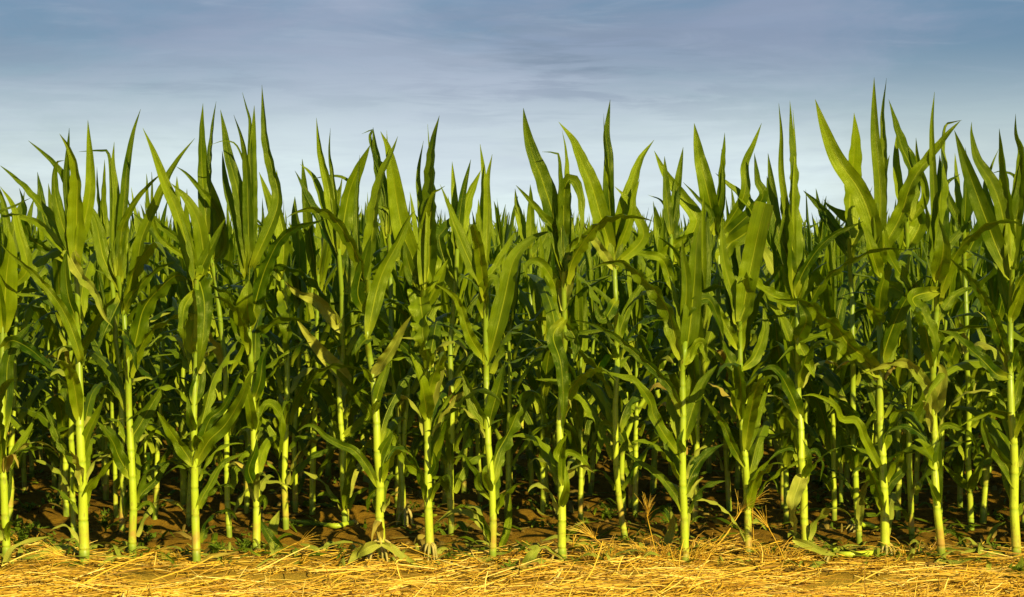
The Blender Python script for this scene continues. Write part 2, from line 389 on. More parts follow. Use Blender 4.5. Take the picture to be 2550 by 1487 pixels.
def make_free_plant(rng, top, n=12, cross=5, sides=8, step=0.112):
    """stem and leaves of one plant at the origin, leaves in two ranks; returns stem geometry and leaf geometries"""
    lean = rng.uniform(-0.04, 0.04); lean2 = rng.uniform(-0.04, 0.04)
    P = [(lean * z, lean2 * z, z) for z in np.linspace(-0.03, top, 6)]
    nodes, z = [], 0.085
    while z < top - 0.06: nodes.append(z); z += step * rng.uniform(0.85, 1.15)
    st = stalk(P, rng.uniform(0.0155, 0.019), 0.008, [q + 0.03 for q in nodes], sides, 0.004, rng)
    plane = rng.uniform(0, math.pi); lv = []
    for k, z in enumerate(nodes[1:]):
        fr = z / top; a = plane + (k % 2) * math.pi + rng.uniform(-0.45, 0.45)
        if fr < 0.22 and rng.random() < 0.3: continue
        ln = (0.50 + 0.42 * math.sin(math.pi * min(1, fr * 0.95))) * rng.uniform(0.85, 1.1) * (0.75 if fr < 0.25 else 1)
        wd = (0.060 + 0.036 * math.sin(math.pi * min(1, fr))) * rng.uniform(0.88, 1.12)
        up = max(0, (fr - 0.55) / 0.45)
        th0 = R(rng.uniform(16, 30)) * (1 - 0.35 * up); th1 = R(rng.uniform(105, 160)) * (1 - up) + R(rng.uniform(25, 75)) * up
        lv.append(free_leaf((lean * z + 0.012 * math.cos(a), lean2 * z + 0.012 * math.sin(a), z), a, th0, th1, ln, wd, rng, n, 'arch', cross, None, 1.4))
    for k in range(5):
        a = plane + (k % 2) * math.pi + rng.uniform(-0.5, 0.5); z = top - 0.10 + 0.03 * k
        lv.append(free_leaf((lean * z, lean2 * z, z), a, R(rng.uniform(3, 13)), R(rng.uniform(4, 26)), rng.uniform(0.40, 0.62), rng.uniform(0.05, 0.078), rng, n, 'spear', cross, rng.uniform(-1.5, 1.5), 0.5))
    return st, lv

def traced_plant(name, label, stem_tok, leaf_lines, seed, group, r0=0.0215, extra=4, low=False, depth=None):
    rng = random.Random(seed)
    px = parse(stem_tok); base = ground_at(*px[0])
    if depth: base = np.array([(px[0][0] - PW / 2) / F * depth, depth, ground_z((px[0][0] - PW / 2) / F * depth, depth)])
    d0 = base[1]
    P = [base - np.array([0, 0, 0.03])] + [at(x, y, d0 + 0.02 * rng.uniform(-1, 1) * i) for i, (x, y) in enumerate(px[1:], 1)]
    P = np.array(P); O = base.copy()
    root = thing(name, label, 'corn plant', tuple(O), group)
    Q = P - O
    zmax = Q[-1, 2]; Q[:, 2] = np.maximum.accumulate(Q[:, 2])
    Ps, _ = spline(Q, 14)
    nodes, z = [], 0.095
    while z < zmax - 0.05: nodes.append(z); z += rng.uniform(0.125, 0.19)
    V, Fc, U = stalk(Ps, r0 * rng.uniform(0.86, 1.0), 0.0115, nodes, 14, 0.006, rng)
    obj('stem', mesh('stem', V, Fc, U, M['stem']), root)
    def sx(z): return np.array([np.interp(z, Ps[:, 2], Ps[:, 0]), np.interp(z, Ps[:, 2], Ps[:, 1]), min(z, zmax)])
    for li, line in enumerate(leaf_lines):
        head, tok = line.split(None, 1); flag = ''.join(c for c in head if c.isalpha()); wpx = float(''.join(c for c in head if not c.isalpha()))
        pts = parse(tok); k = REG[tok.split()[0]][2]
        wm = wpx * k / F * d0
        pa = np.array([at(x, y, d0) - O for x, y in pts])
        ln = np.sum(np.linalg.norm(np.diff(pa, axis=0), axis=1))
        horiz = abs(pa[-1, 0] - pa[0, 0]) / max(ln, 1e-3)
        spear = horiz < 0.45 and pa[-1, 2] > pa[0, 2] + 0.6 * ln
        if 'f' in flag: offs = lambda t: -0.16 * math.sin(math.pi * min(1, t * 0.75)) - 0.02
        elif 'b' in flag: offs = lambda t: 0.10 * t + 0.03
        else:
            to = rng.uniform(-0.10, 0.10) if spear else rng.choice([-1, -1, 1]) * rng.uniform(0.08, 0.24) * min(1.2, ln / 0.5)
            offs = lambda t, to=to: to * t ** 1.25
        s = np.r_[0, np.cumsum(np.linalg.norm(np.diff(pa, axis=0), axis=1))] / max(ln, 1e-6)
        C = np.array([at(x, y, d0 + offs(t)) - O for (x, y), t in zip(pts, s)])
        z0 = C[0, 2]; sp = sx(min(z0, zmax)); gap = C[0, 0] - sp[0]
        if abs(gap) > 0.018 or z0 > zmax:                      # lead the blade back to the stem
            zb = min(z0 - 0.03 - 0.55 * abs(gap), zmax - 0.01); a = sx(zb)
            C = np.vstack([a + np.array([math.copysign(0.010, gap), 0.0, 0]), C]) if np.linalg.norm(C[0] - a) > 0.02 else C
        else: C[0] = sp + np.array([0.3 * gap, -0.008 if 'f' in flag else 0.0, 0])
        n = 34; C, ln = spline(C, n); t = np.linspace(0, 1, n)
        T = unit(np.gradient(C, axis=0))
        # lateral direction: across the tangent in the picture plane, rolled about the tangent
        L = np.stack([T[:, 2], 0 * t, -T[:, 0]], 1)
        L = unit(L + 1e-4)
        r_a = rng.uniform(-0.5, 0.5); r_b = r_a + rng.uniform(-0.9, 0.9)
        roll = r_a + (r_b - r_a) * t + 0.13 * np.sin(t * rng.uniform(4, 8) + rng.uniform(0, 6))
        L = L * np.cos(roll)[:, None] + np.array([0, 1.0, 0])[None] * np.sin(roll)[:, None]
        kind = 'cut' if 'c' in flag else ('spear' if spear else 'arch')
        g = blade(C, L, min(0.125, (1.24 if spear else 1.08) * wm / max(0.72, abs(math.cos((r_a + r_b) / 2)))), rng, kind, 7, 0.45 if spear else 1.45)
        mt = M['dry_leaf'] if 'd' in flag else (M['pale_leaf'] if 'p' in flag else M['leaf'])
        o = obj('leaf', mesh('leaf', *g[:2], g[2], mt), root)
        if 'p' in flag: o['label'] = 'paler green leaf'
    plane = rng.uniform(-0.6, 0.6) + math.pi / 2
    cand = [z for z in nodes[1:] if (z > 0.2)]
    rng.shuffle(cand)
    todo = cand[:extra] if not low else [z for z in sorted(cand) if z < zmax * 0.8][:extra]
    for i, z in enumerate(todo):
        a = plane + (math.pi if rng.random() < 0.35 else 0) + rng.uniform(-0.7, 0.7)
        if low: a = rng.uniform(-0.9, 0.9) + (math.pi if i % 2 else 0)
        b = sx(z)
        g = free_leaf(b + np.array([0.012 * math.cos(a), 0.012 * math.sin(a), 0]), a, R(rng.uniform(16, 28)), R(rng.uniform(70, 150)),
                      rng.uniform(0.5, 0.8) * (0.7 if z < 0.4 else 1), rng.uniform(0.055, 0.08), rng, 26, 'arch', 7, None, 1.4)
        obj('leaf', mesh('leaf', *g[:2], g[2], M['leaf']), root)
    for i in range(2):
        a = rng.uniform(0.2, 2.9); b = sx(zmax - rng.uniform(0.02, 0.16))
        g = free_leaf(b, a, R(rng.uniform(3, 12)), R(rng.uniform(8, 34)), rng.uniform(0.28, 0.42), rng.uniform(0.05, 0.072), rng, 22, 'spear', 7, rng.uniform(-1.2, 1.2), 0.8)
        obj('leaf', mesh('leaf', *g[:2], g[2], M['leaf']), root)
    for i in range(rng.randint(6, 9)):
        z = rng.choice([q for q in nodes if q < 0.95] or nodes[:1]); a = rng.uniform(0, 6.28); b = sx(z)
        g = free_leaf(b + np.array([0.014 * math.cos(a), 0.014 * math.sin(a), 0]), a, R(rng.uniform(8, 26)), R(rng.uniform(60, 185)),
                      rng.uniform(0.16, 0.44), rng.uniform(0.032, 0.062), rng, 24, 'arch', 7, rng.uniform(-1.6, 1.6), 1.6)
        dead = rng.random() < 0.05
        o = obj('leaf', mesh('leaf', *g[:2], g[2], M['dry_leaf'] if dead else (M['pale_leaf'] if rng.random() < 0.4 else M['leaf'])), root)
        if dead: o['label'] = 'small withered brown leaf'
    return root, d0, base

def prop_roots(root, r0, n, seed, size=1.0):
    rng = random.Random(seed)
    for i in range(n):
        a = rng.uniform(math.pi * 1.02, math.pi * 1.98) if i % 4 else rng.uniform(0, math.pi)
        ro = rng.uniform(0.02, 0.055) * size; z0 = rng.uniform(0.045, 0.075) * size
        c, s = math.cos(a), math.sin(a)
        g = tube([(c * r0 * 0.7, s * r0 * 0.7, z0), (c * (r0 + ro * 0.5), s * (r0 + ro * 0.5), z0 * 0.75), (c * (r0 + ro), s * (r0 + ro), -0.012)], [0.0065, 0.006, 0.0045], 6)
        obj('prop_root', mesh('prop_root', *g[:2], g[2], M['root']), root)

# ---- front row: (name key, label, stem points, leaves as "width points...")   f: falls towards the viewer, b: behind, c: cut end, p: pale, d: dry
FRONT = [
('corn plant at the left picture edge, its stem cut off by the frame', 'B0 38,1235 30,800 18,400 10,0 T0 12,1250 14,1000', '''
75 T0 10,1250 30,1000 45,850 35,740
45 T0 130,950 90,760 60,640 0,550
25 T0 -30,720 80,640 150,605
85 B0 15,420 40,200 50,0 110,-130 220,-260
65 B0 30,720 100,560 180,430 220,350
50 T0 20,1250 -10,1050 -60,900
40 T0 40,800 20,640 -30,500
40 B0 30,930 60,700 40,600
60 T0 10,1330 60,1290 140,1330 220,1400 270,1450'''),
('thick front stalk with a bare pale lower stem above a broad fallen leaf', 'B0 527,1247 520,900 505,500 495,0 T0 380,1300 368,1050 366,900', '''
78 T0 365,900 370,700 372,500 335,370 287,295
55 T0 385,820 430,600 435,430 423,230
40 T0 345,760 320,550 325,400 333,268
45 T0 340,850 290,700 262,560 270,440 310,425
50 T0 345,890 290,760 200,650 140,575 70,510 0,450
50 T0 350,640 310,510 250,430 135,330
60p T0 370,900 335,870 395,985 460,1060 500,1170 540,1225
55 T0 385,1360 330,1200 260,1080 150,960 60,880 0,820
60 T0 372,1215 330,1080 315,940 322,850
45 T0 350,900 290,830 200,740 130,705 0,680
60 B0 530,620 540,480 600,340 650,230
60 B0 515,640 450,600 390,530 335,390 290,300 235,235
65 B0 505,400 450,290 400,140 290,50 230,0
50 B0 540,900 550,790 620,700 720,600
45 B0 520,780 480,690 400,590'''),
('tall front stalk whose longest leaf rises alone as a thin twisted blade', 'B0 828,1212 825,800 805,300 795,0 T0 600,1200 585,1080 572,980', '''
42 T0 570,960 590,700 600,590 610,470 640,300 677,178
40 T0 560,860 560,600 545,450 550,335
26 T0 545,840 540,600 525,400 480,378 380,383
42 T0 575,800 640,640 720,540 785,480
50 T0 640,1050 665,900 690,780 765,610 840,450 940,318
60 T0 560,1010 500,900 460,720 400,600
60 T0 570,1000 560,880 590,740 602,640
75 T0 605,1440 650,1300 690,1150 760,1050 840,978 900,1000 918,1100 905,1200
42 T0 590,1160 630,1080 700,1000 770,940 850,905
70 B0 810,610 830,470 870,400 980,210 1060,80
70 B0 805,725 740,590 700,500 600,370
55 B0 850,930 880,830 970,740 1060,620 1130,605
30 B0 850,930 920,880 962,920 955,990
45f T0 600,1250 640,1330 660,1440
60 T0 590,1080 545,1180 500,1260 470,1350'''),
('front stalk with three big leaves facing the viewer one above another', 'B0 1228,1257 1222,900 1212,400 1222,0 T0 940,1350 945,1150 948,1000', '''
60 T0 945,1000 905,850 860,690 800,545 745,400 688,268
70 T0 985,930 960,740 905,620 825,535
85 T0 920,1300 950,1150 945,1000 932,880 940,790
85f T0 950,980 985,1120 975,1300 950,1450
55 T0 945,1000 1000,880 1060,760 1090,700
65 B0 1215,600 1260,500 1310,360 1400,280 1500,60
100 B0 1230,640 1300,500 1400,400 1500,240 1560,90 1600,70
85 B0 1200,650 1120,520 1040,400 980,310
50 B0 1235,930 1260,850 1320,750 1380,640 1450,600 1550,560
80 B0 1205,270 1240,120 1262,-30
50f B0 1205,420 1180,330 1170,220
50f T0 945,1050 890,1130 880,1240 900,1360'''),
('tallest front stalk of the left half, its top a cluster of upright pointed leaves', 'B0 1600,1170 1600,900 1585,500 1570,0 T0 1210,1400 1200,1150 1200,950', '''
60 T0 1190,900 1150,600 1100,400 1080,280 1062,180
45 T0 1200,860 1190,500 1170,330 1125,205
52 T0 1205,860 1212,560 1215,400 1225,160
55 T0 1230,900 T1 100,640 70,450 40,300 25,60
30 T0 1205,500 1205,250 1190,180 1168,98
20 T0 1200,560 1150,370 1090,330 1015,350
50 T0 1180,950 1150,750 1090,560 1070,380
65 T1 -35,1240 20,1000 70,880 120,800 200,740 330,708
60 T0 1195,1250 1140,1120 1080,1060 1000,1010
60 B1 -15,500 40,290 90,270 140,340 152,470 140,610
60f B0 1590,420 1560,300 1540,150 1560,50
70 T0 1210,1320 1170,1250 1130,1160 1110,1080
60 B1 -10,250 20,120 40,-20 100,-120
60 B0 1600,800 1550,680 1590,560 1600,480
90f T0 1210,1200 1190,1100 1200,1000
45 B1 10,900 40,850 55,880 40,930'''),
('thick front stalk standing on spread prop roots with wavy leaves both sides', 'B1 775,1232 765,900 745,500 720,100 T1 545,1400 532,1270 528,1150 530,1000', '''
65 T1 530,1275 575,1060 620,930 690,800 740,690 762,668
60 T1 520,960 560,760 570,640 600,500 650,390 677,308
60 T1 515,1165 485,1060 520,900 550,780
30 T1 500,1000 480,700 488,540 495,398
60 B1 745,785 690,660 610,560 520,520 430,470 370,410 310,400 250,440
55 B1 765,680 780,560 830,470 850,430
60 B1 735,290 760,180 800,60 840,-60
35 B1 745,800 700,850 685,940
60p T1 565,1470 640,1350 700,1240 745,1170
45 B1 720,130 680,60 640,20
50f T1 530,1280 500,1320 480,1400
45f B1 730,300 760,250 730,330'''),
('front stalk with the broadest upright pale green leaf left of the middle', 'B1 1078,1203 1072,800 1062,300 1066,0 T1 822,1460 805,1200 800,1050', '''
92 T1 825,980 840,700 840,500 855,330 877,208
110 T1 815,1070 830,900 790,760 760,680
36 T1 800,900 790,650 778,500 802,330
20 T1 825,600 830,420 822,250
40 T1 800,780 840,600 880,565 905,548
60 T1 800,1070 750,980 720,880 705,800
100f T1 790,1030 790,1150 810,1300 815,1470
55 T1 800,1450 740,1360 690,1310 620,1290 580,1340
70 B1 1070,730 1110,600 1150,420 1200,230
70f B1 1065,350 1040,200 1000,50 960,-50
45 B1 1072,730 1115,650 1100,560
70p B1 1075,330 1130,120 1155,-20 1160,-120
55 B1 1068,860 1040,720 940,630 880,530 840,420 770,390 680,375
60 T1 805,1150 870,1020 920,900
90 T1 790,990 700,760 640,400 595,285'''),
('slender front stalk with two thin upright blades against open sky', 'B1 1472,1222 1462,800 1442,400 1435,0 T1 1108,1440 1102,1150 1100,950', '''
55 T1 1085,1060 1010,880 960,760 920,650 880,540
40 T1 1095,980 1090,700 1090,500 1075,345
40 T1 1105,950 1110,700 1110,530 1133,395
80 T1 1112,1410 1150,1270 1190,1100 1240,900 1330,800 1420,762
55 T1 1090,1390 1030,1280 980,1130 930,1060 860,1020
60 T1 1090,1180 1095,1080 1120,1000 1150,1000 1158,1080
75 B1 1440,420 1360,280 1310,130 1270,60
80 B1 1455,760 1490,600 1560,470 B2 20,300 80,190 150,220 230,430
70 B1 1442,420 1470,300 1510,150 1550,0
40 B1 1445,860 1380,780 1370,700 1330,650 1290,590 1230,600
50f B1 1450,800 1420,700 1440,640
40 T1 1105,1020 1180,880 1250,760'''),
('middle front stalk with a leaf bent over in a narrow hook at its top', 'B2 300,1217 295,800 290,400 300,0 T2 245,1300 242,1100 240,960', '''
92 T2 215,800 150,560 90,400 60,280 45,172
42 T2 245,800 250,500 245,380 230,280
36 T2 225,800 215,430 190,390 135,383
65 T2 240,820 240,640 245,560 270,515 310,560 325,680 310,840
78 T2 240,960 250,760 225,600
50 T2 225,800 130,680 60,600 10,545
70 T2 245,1210 210,1060 160,960 110,910 60,930 60,990
60pc T2 245,1150 262,1000 300,895
75f T2 240,1190 190,1270 225,1400 B2 310,250 300,420
45 B2 292,640 265,570 300,500 330,450
40 B2 305,650 330,570 400,590 460,660 468,760
50f B2 300,900 325,780 320,640
60 T2 245,1200 300,1290 290,1400
75 T2 240,920 330,800 400,760 440,850'''),
('front stalk rising out of a tuft of dry grass', 'B2 1068,1227 1060,800 1052,400 1045,0 T2 815,1430 822,1300 830,1180', '''
78 T2 820,1440 845,1250 870,1000 880,820 903,665
50 T2 825,1160 830,1000 815,880 810,800
65 T2 800,1380 740,1150 690,1060 620,1000 560,930 480,908 350,955
55 B2 1040,340 1000,200 940,120 860,40 T2 560,1330 460,1255 360,1205 270,1190
55 B2 1035,880 960,770 890,700 800,640 690,568
75 B2 1075,830 1110,700 1190,590 1310,510
80 B2 1060,500 1100,350 1140,230 1190,120 1270,20
45f B2 1050,560 1030,500 1060,420
70 B2 1020,570 930,450 870,330 850,250 760,130 700,100 520,65
60 B2 1045,250 1060,170 1090,80
50 B2 1060,720 1020,660 990,580
60 T2 815,1400 900,1300 930,1400
60 T2 830,1150 930,1090 990,1200 1010,1290'''),
('front stalk just right of the dry grass tuft, leafless low down', 'B2 1462,1243 1458,900 1440,600 1410,100 T2 1092,1460 1085,1300 1080,1200', '''
55 T2 1085,1250 1060,1100 1010,900 1000,700
82c T2 1090,1240 1150,900 1180,760 1212,630
55 T2 1070,1330 1010,1200 960,1110 900,1060
55 B2 1435,650 1370,540 1310,400 1220,270 1170,200
60 B2 1450,560 1480,440 1530,280 1600,110
50 B2 1465,830 1520,700 1600,610
50 T2 1090,1430 1160,1370 1205,1240 1200,1115
50f B2 1410,200 1380,80 1400,-20
70 T2 1085,1220 1130,1080 1120,960
60 T2 1090,1440 1030,1380 1000,1290
60 B2 1425,330 1390,300 1360,200 1300,110'''),
('front stalk with the widest upright spear leaf, a pale dead leaf hugging its foot', 'B3 240,1215 230,900 215,600 195,100 T3 150,1440 148,1250 140,1080', '''
112 T3 125,1000 118,780 112,560 110,350 107,135
36 T3 110,800 70,500 70,300 57,150
22 T3 130,600 135,400 125,180
60 T3 100,900 50,760 25,560 5,390
36 T3 70,620 90,635 70,760 45,860
92 T3 150,1095 120,900 108,700
50 T3 150,1020 230,870 330,780 465,715
70 T3 140,1450 110,1300 60,1170 0,1110
90 B3 215,350 150,200 90,90 30,40 -40,60
35 B3 230,600 160,540 80,560 0,630
28 B3 228,600 300,560 345,640 330,750
45f B3 235,720 255,600 220,480
80pf B3 235,720 205,750 165,900 175,1090
60 T3 130,1120 0,1060 -80,990 -130,1010
60f T3 150,1280 190,1190 150,1100
65 T3 148,1300 200,1400 230,1470'''),
('tallest front stalk of the right half, topped by two narrow dark blades', 'B3 742,1202 735,900 710,400 712,50 T3 545,1350 542,1150 545,900', '''
85 T3 530,850 500,700 440,560 340,420 280,280 232,130
55 T3 540,800 545,560 520,300 516,25
32 T3 555,780 565,400 560,200 575,28
50 T3 545,700 560,520 590,400
76 T3 560,850 640,700 700,530 780,410 860,310 935,235
55 T3 540,1180 550,1050 580,950 592,870
60 T3 545,980 510,880 480,780 460,720
95 T3 535,1450 400,1310 330,1230 220,1130 120,1095 30,1090
46 T3 540,1470 440,1390 350,1290 250,1270 130,1320 45,1400
75 T3 560,1400 600,1240 660,1110 760,980
60 B3 735,720 690,640 610,480 560,370 470,360 420,270 300,210 220,215
55 B3 715,340 640,160 560,0
56 B3 720,560 750,440 800,330 860,300 930,310
56 B3 750,850 770,760 850,680 862,600
70 T3 545,1000 690,1070 630,950 580,850 562,740
60f T3 545,1200 500,1130 470,1060'''),
('leaning front stalk whose top leaf bends over to the right', 'B3 1092,1227 1065,900 1040,500 1030,200 T3 800,1440 812,1200 820,960', '''
85 T3 820,960 832,700 830,400
36 T3 815,800 800,450 795,250 807,95
56 T3 825,800 840,480 840,330 855,250 900,235 940,230
50 T3 815,1200 900,1080 1000,1030
56 T3 815,1060 830,890 900,800 985,710
80f T3 815,1050 700,1090 760,1180 810,1280 800,1400
70 B3 1045,670 1000,550 960,500 920,490
60 B3 1065,900 1062,700 1070,560 1090,450
42 B3 1045,480 1110,400 1200,420 1280,470 1320,580
90p B3 1040,320 1080,180 1095,60 1060,10
70p B3 1045,340 1020,200 950,80 860,5 740,15 590,80
50f B3 1060,880 1020,780 990,700
70f T3 815,1000 850,850 830,700
60 T3 810,1250 850,1330 900,1420'''),
('corn plant at the right picture edge in front of the others', 'B3 1557,1227 1545,800 1525,300 1515,0 T3 1168,1440 1170,1200 1175,950', '''
82 T3 1165,1000 1110,850 1060,720 1000,560 950,420 903,280
56 T3 1170,900 1155,560 1135,400 1120,270
46 T3 1200,700 1230,400 1205,300 1197,200
70 T3 1180,950 1200,720 1225,580 1238,360
72 T3 1165,900 1130,660 1080,530 1010,420 985,300 987,240
40 T3 1160,850 1050,580 1080,450 1115,370
32 T3 1180,800 1200,530 1130,480 1080,490
56 T3 1168,1420 1110,1230 1040,1080 960,970 880,890
55 T3 1175,1180 1140,1060 1110,930
60 T3 1165,1470 1100,1450 1000,1350 900,1270 825,1240
52 T3 1172,1200 1215,1080 1240,1010
60 B3 1530,520 1480,330 1400,130 1350,0
65 B3 1540,790 1500,660 1430,570 1385,500 1350,380 1385,320
60 B3 1545,720 1575,600 1640,480
60 B3 1525,330 1560,180 1600,30
40 B3 1550,960 1580,900 1610,860'''),
]
SECOND = [
('T0 -', 'B0 460,1160 450,700 440,300 T0 340,1300 330,1000 300,800', '45 T0 300,900 215,720 190,560 180,480\n30 T0 300,850 255,700 232,535\n50 T0 320,900 150,800 120,640 90,560'),
('', 'B0 760,1140 762,700 750,200 T0 560,1300 540,1000 520,850', '28 T0 520,850 480,600 468,455\n28 T0 520,850 495,650 503,420\n50 T0 530,900 470,800 420,700'),
('', 'B0 1432,1105 1410,700 1402,0 T0 1060,1200 1020,900 1000,780', '''52 T0 1000,800 975,500 968,300 978,150
36 T0 1005,800 1012,450 1025,280 1042,140
50 T0 1080,850 1050,680 960,560 900,490 850,455
62 T0 1060,850 1060,720 1035,600 1015,520
40 T0 990,900 830,650 790,560 775,480
40 T0 1000,900 740,700 705,490
30 T0 1000,950 760,780 730,480'''),
('', 'B1 240,985 235,600 250,200 T1 200,1250 200,1050', '''66 T1 200,1050 205,850 185,700 182,598
62 T1 190,1040 150,880 80,680 10,480
40 T1 200,1040 260,900 330,830'''),
('', 'B1 182,1070 175,700 180,300 T1 140,1250 120,1000', '60 T1 120,1000 130,800 100,650 95,470\n70f T1 130,1060 150,1200 140,1400\n50 T1 125,1000 50,900 -20,800'),
('', 'B1 550,1065 530,500 515,100 T1 415,1400 405,1100 395,850', '''46 T1 395,880 345,560 310,400 285,218
26 T1 395,860 365,500 350,380 354,268
66 T1 440,1020 400,900 300,730 230,580 180,475
42 T1 390,860 290,550 250,480 207,442
70 T1 405,880 430,640 465,520 545,350
22 T1 400,900 470,700 460,560 420,510 350,500 265,515
70p T1 410,1250 300,1110 200,1060 130,1010
75p T1 430,1470 330,1370 250,1270 190,1190
90 T1 410,1290 400,1100 400,920
75 B1 700,340 620,220 540,110 420,0'''),
('', 'B1 925,1020 895,700 875,300 T1 650,1300 640,1000 635,780', '''60 T1 635,800 610,560 580,400 560,265
20 T1 635,800 640,620 630,450 625,280
42 T1 640,700 650,490 600,440 555,405
56 T1 645,900 720,850 680,740 640,670 590,640
30 T1 630,600 545,330 560,280 505,297'''),
('', 'B1 1212,1112 1208,700 1220,300 T1 930,1300 960,1000 965,850', '''36 T1 965,850 955,650 940,430
36 T1 965,850 985,620 1030,420
50 T1 970,850 1010,620 1080,470
70 T1 965,1000 950,850 940,760
60 T1 960,1050 880,820 900,760 1000,650'''),
('', 'B2 108,880 105,500 100,0 T2 85,1250 80,1000 75,850', '40 T2 75,850 80,700 78,540\n40 T2 75,850 30,700 5,560\n50 T2 80,900 150,800 170,700'),
('', 'B2 705,1085 655,880 640,500 640,0 T2 490,1380 487,1100 483,850', '''52 T2 483,860 458,600 455,400 445,300 463,132
22 T2 480,860 455,470 440,330 433,198
56 T2 485,860 530,650 570,540 610,420 675,325
78 T2 470,880 420,700 380,560 330,440 280,330 215,237
42 T2 490,900 560,700 575,600 605,515
52 T2 490,930 620,800 590,690 540,610 485,550
50p T2 480,950 440,880 380,800 330,730
50 T2 490,1330 530,1190 590,1060 690,950
70 B2 690,500 560,280 480,150 470,80
60 B2 640,420 560,390 540,500 510,640
60f T2 490,1100 430,1190 380,1100'''),
('', 'B2 690,980 690,500 T2 760,1300 760,1000 755,780', '''42 T2 755,800 735,600 725,405
42 T2 755,800 780,600 815,360
66 T2 790,880 880,720 810,600 730,490 675,378
20 T2 755,820 720,640 645,590
30 T2 775,860 950,710 880,600 815,530
60 T2 755,900 715,900 790,820 890,765
55 T2 770,1060 720,910 640,880 570,870 500,890'''),
('', 'B2 1345,1000 1325,600 1320,100 T2 1000,1300 985,1000 980,760', '''78 T2 980,780 930,560 890,400 868,245
42 T2 985,760 995,480 1015,290
62 T2 1000,860 1170,720 1090,600 1030,540 970,485
46 T2 990,800 1105,600 1110,450 1150,350 1193,245
52 T2 1000,820 1190,620 1170,520 1158,390
20 T2 985,760 1010,600 1000,370
70 T2 990,930 1080,760 1110,720 1025,770'''),
('', 'B3 105,985 95,600 90,200 T3 60,1300 50,1000 40,850', '50 T3 40,850 20,650 0,500\n40 T3 40,850 -60,700 -90,560\n60p T3 45,1000 10,900 -40,820'),
('', 'B3 578,1085 550,600 535,100 T3 410,1300 405,1000 400,800', '''78 T3 400,800 398,600 420,400 420,195
50 T3 400,850 440,740 300,640 275,610
40 T3 400,850 270,700 235,560
60 T3 400,900 300,700 175,570
75 B3 560,480 540,330 460,250 380,200'''),
('', 'B3 905,1100 890,700 890,200 T3 690,1300 680,1000 670,700', '''46 T3 665,720 640,600 622,450 625,290
62 T3 675,720 700,500 650,360 610,240 587,130
36 T3 680,720 765,600 730,420 718,315
75 T3 680,850 740,720 710,580
60 B3 890,470 920,330 960,260 980,150'''),
('', 'B3 1275,1110 1262,700 1255,200 T3 960,1250 955,950 950,750', '''42 T3 950,760 915,600 905,390
42 T3 950,760 960,560 955,360
60 T3 955,900 1020,760 1040,640
40 T3 950,760 860,560 930,490
60 B3 1260,400 1290,340 1380,180
60 B3 1265,790 1210,750 1100,640
60f B3 1265,800 1290,700 1360,590'''),
]
ORD = ['first', 'second', 'third', 'fourth', 'fifth', 'sixth', 'seventh', 'eighth', 'ninth', 'tenth', 'eleventh', 'twelfth', 'thirteenth', 'fourteenth', 'fifteenth']
front = []
for i, (lab, st, lv) in enumerate(FRONT):
    root, d, b = traced_plant('corn_plant', lab, st, lv.strip().split('\n'), 100 + i, 'corn plants in the front row', (0.0215, 0.0255, 0.021, 0.0205, 0.0215, 0.0235, 0.0215, 0.019, 0.022, 0.02, 0.0205, 0.0215, 0.0235, 0.0205, 0.0225)[i], 4)
    front.append((b, root))
prop_roots(front[5][1], 0.02, 8, 5, 1.3); prop_roots(front[6][1], 0.018, 7, 6); prop_roots(front[8][1], 0.018, 3, 7); prop_roots(front[12][1], 0.019, 6, 8)
FX = [b[0] / b[1] for b, _ in front]

def gap_labels(items, row):
    """labels for plants (x/d, object) by the gap between front stalks in which they show"""
    gaps = {}
    for q, o in sorted(items, key=lambda e: e[0]): gaps.setdefault(sum(1 for f in FX if f < q), []).append(o)
    for g, os_ in gaps.items():
        if g == 0: where = 'left of the first front stalk'
        elif g == len(FX): where = 'right of the last front stalk'
        else: where = f'between the {ORD[g-1]} and {ORD[g]} front stalks'
        for k, o in enumerate(os_):
            if len(os_) == 1: o['label'] = f'only {row}-row corn plant seen {where}'
            elif len(os_) == 2: o['label'] = f'{("left", "right")[k]} one of two {row}-row corn plants {where}'
            else: o['label'] = f'{ORD[k]} from left of several {row}-row corn plants {where}'
sec = []
for i, (_, st, lv) in enumerate(SECOND):
    root, d, b = traced_plant('corn_plant', '', st, lv.strip().split('\n'), 300 + i, 'corn plants in the second row', 0.0165, 6, True)
    sec.append((b[0] / b[1], root))
    if i == 6: prop_roots(root, 0.016, 7, 9, 1.4)
gap_labels(sec, 'second')

# ---- rows behind: copies of a dozen plants
protos = []
for k in range(14):
    st, lv = make_free_plant(random.Random(900 + k), 1.16 + 0.02 * (k % 6))
    protos.append((mesh('stem', *st[:2], st[2], M['stem']), [mesh('leaf', *g[:2], g[2], M['leaf']) for g in lv], (st, lv)))
HIDDEN = {119, 133, 150, 156, 159, 166, 174, 175, 178, 181, 186, 195, 197, 198, 200, 204, 205, 206, 207, 209, 211, 214, 215, 216, 219, 223, 225, 227, 230, 232, 238, 239, 242, 243, 246, 247, 248, 249, 250, 251, 252, 253, 255, 256, 260, 261, 262, 264, 269, 271, 272, 273, 276, 277, 278, 279, 280, 283, 284, 286, 287, 290, 291, 295, 296, 297, 298, 299, 301, 307, 308, 309, 312, 313, 314, 315, 317, 319, 320, 321, 323, 324, 326, 327, 328, 330, 331, 332, 333, 334, 337, 340, 341, 343, 345, 346, 347, 348, 349, 350, 351, 352, 353, 354, 355, 358, 360, 361, 362, 363, 364, 365, 367, 369, 370, 371, 372, 373, 377, 378, 379, 381, 382, 383, 384, 385, 386, 388, 389, 390, 391, 392, 393, 394, 395, 396, 397, 398, 399, 400, 401, 402, 403, 404, 406, 408, 409, 410, 411, 412, 413, 414, 416, 417, 418, 419, 420, 421, 422}      # plants the photo shows next to nothing of: they join the mass
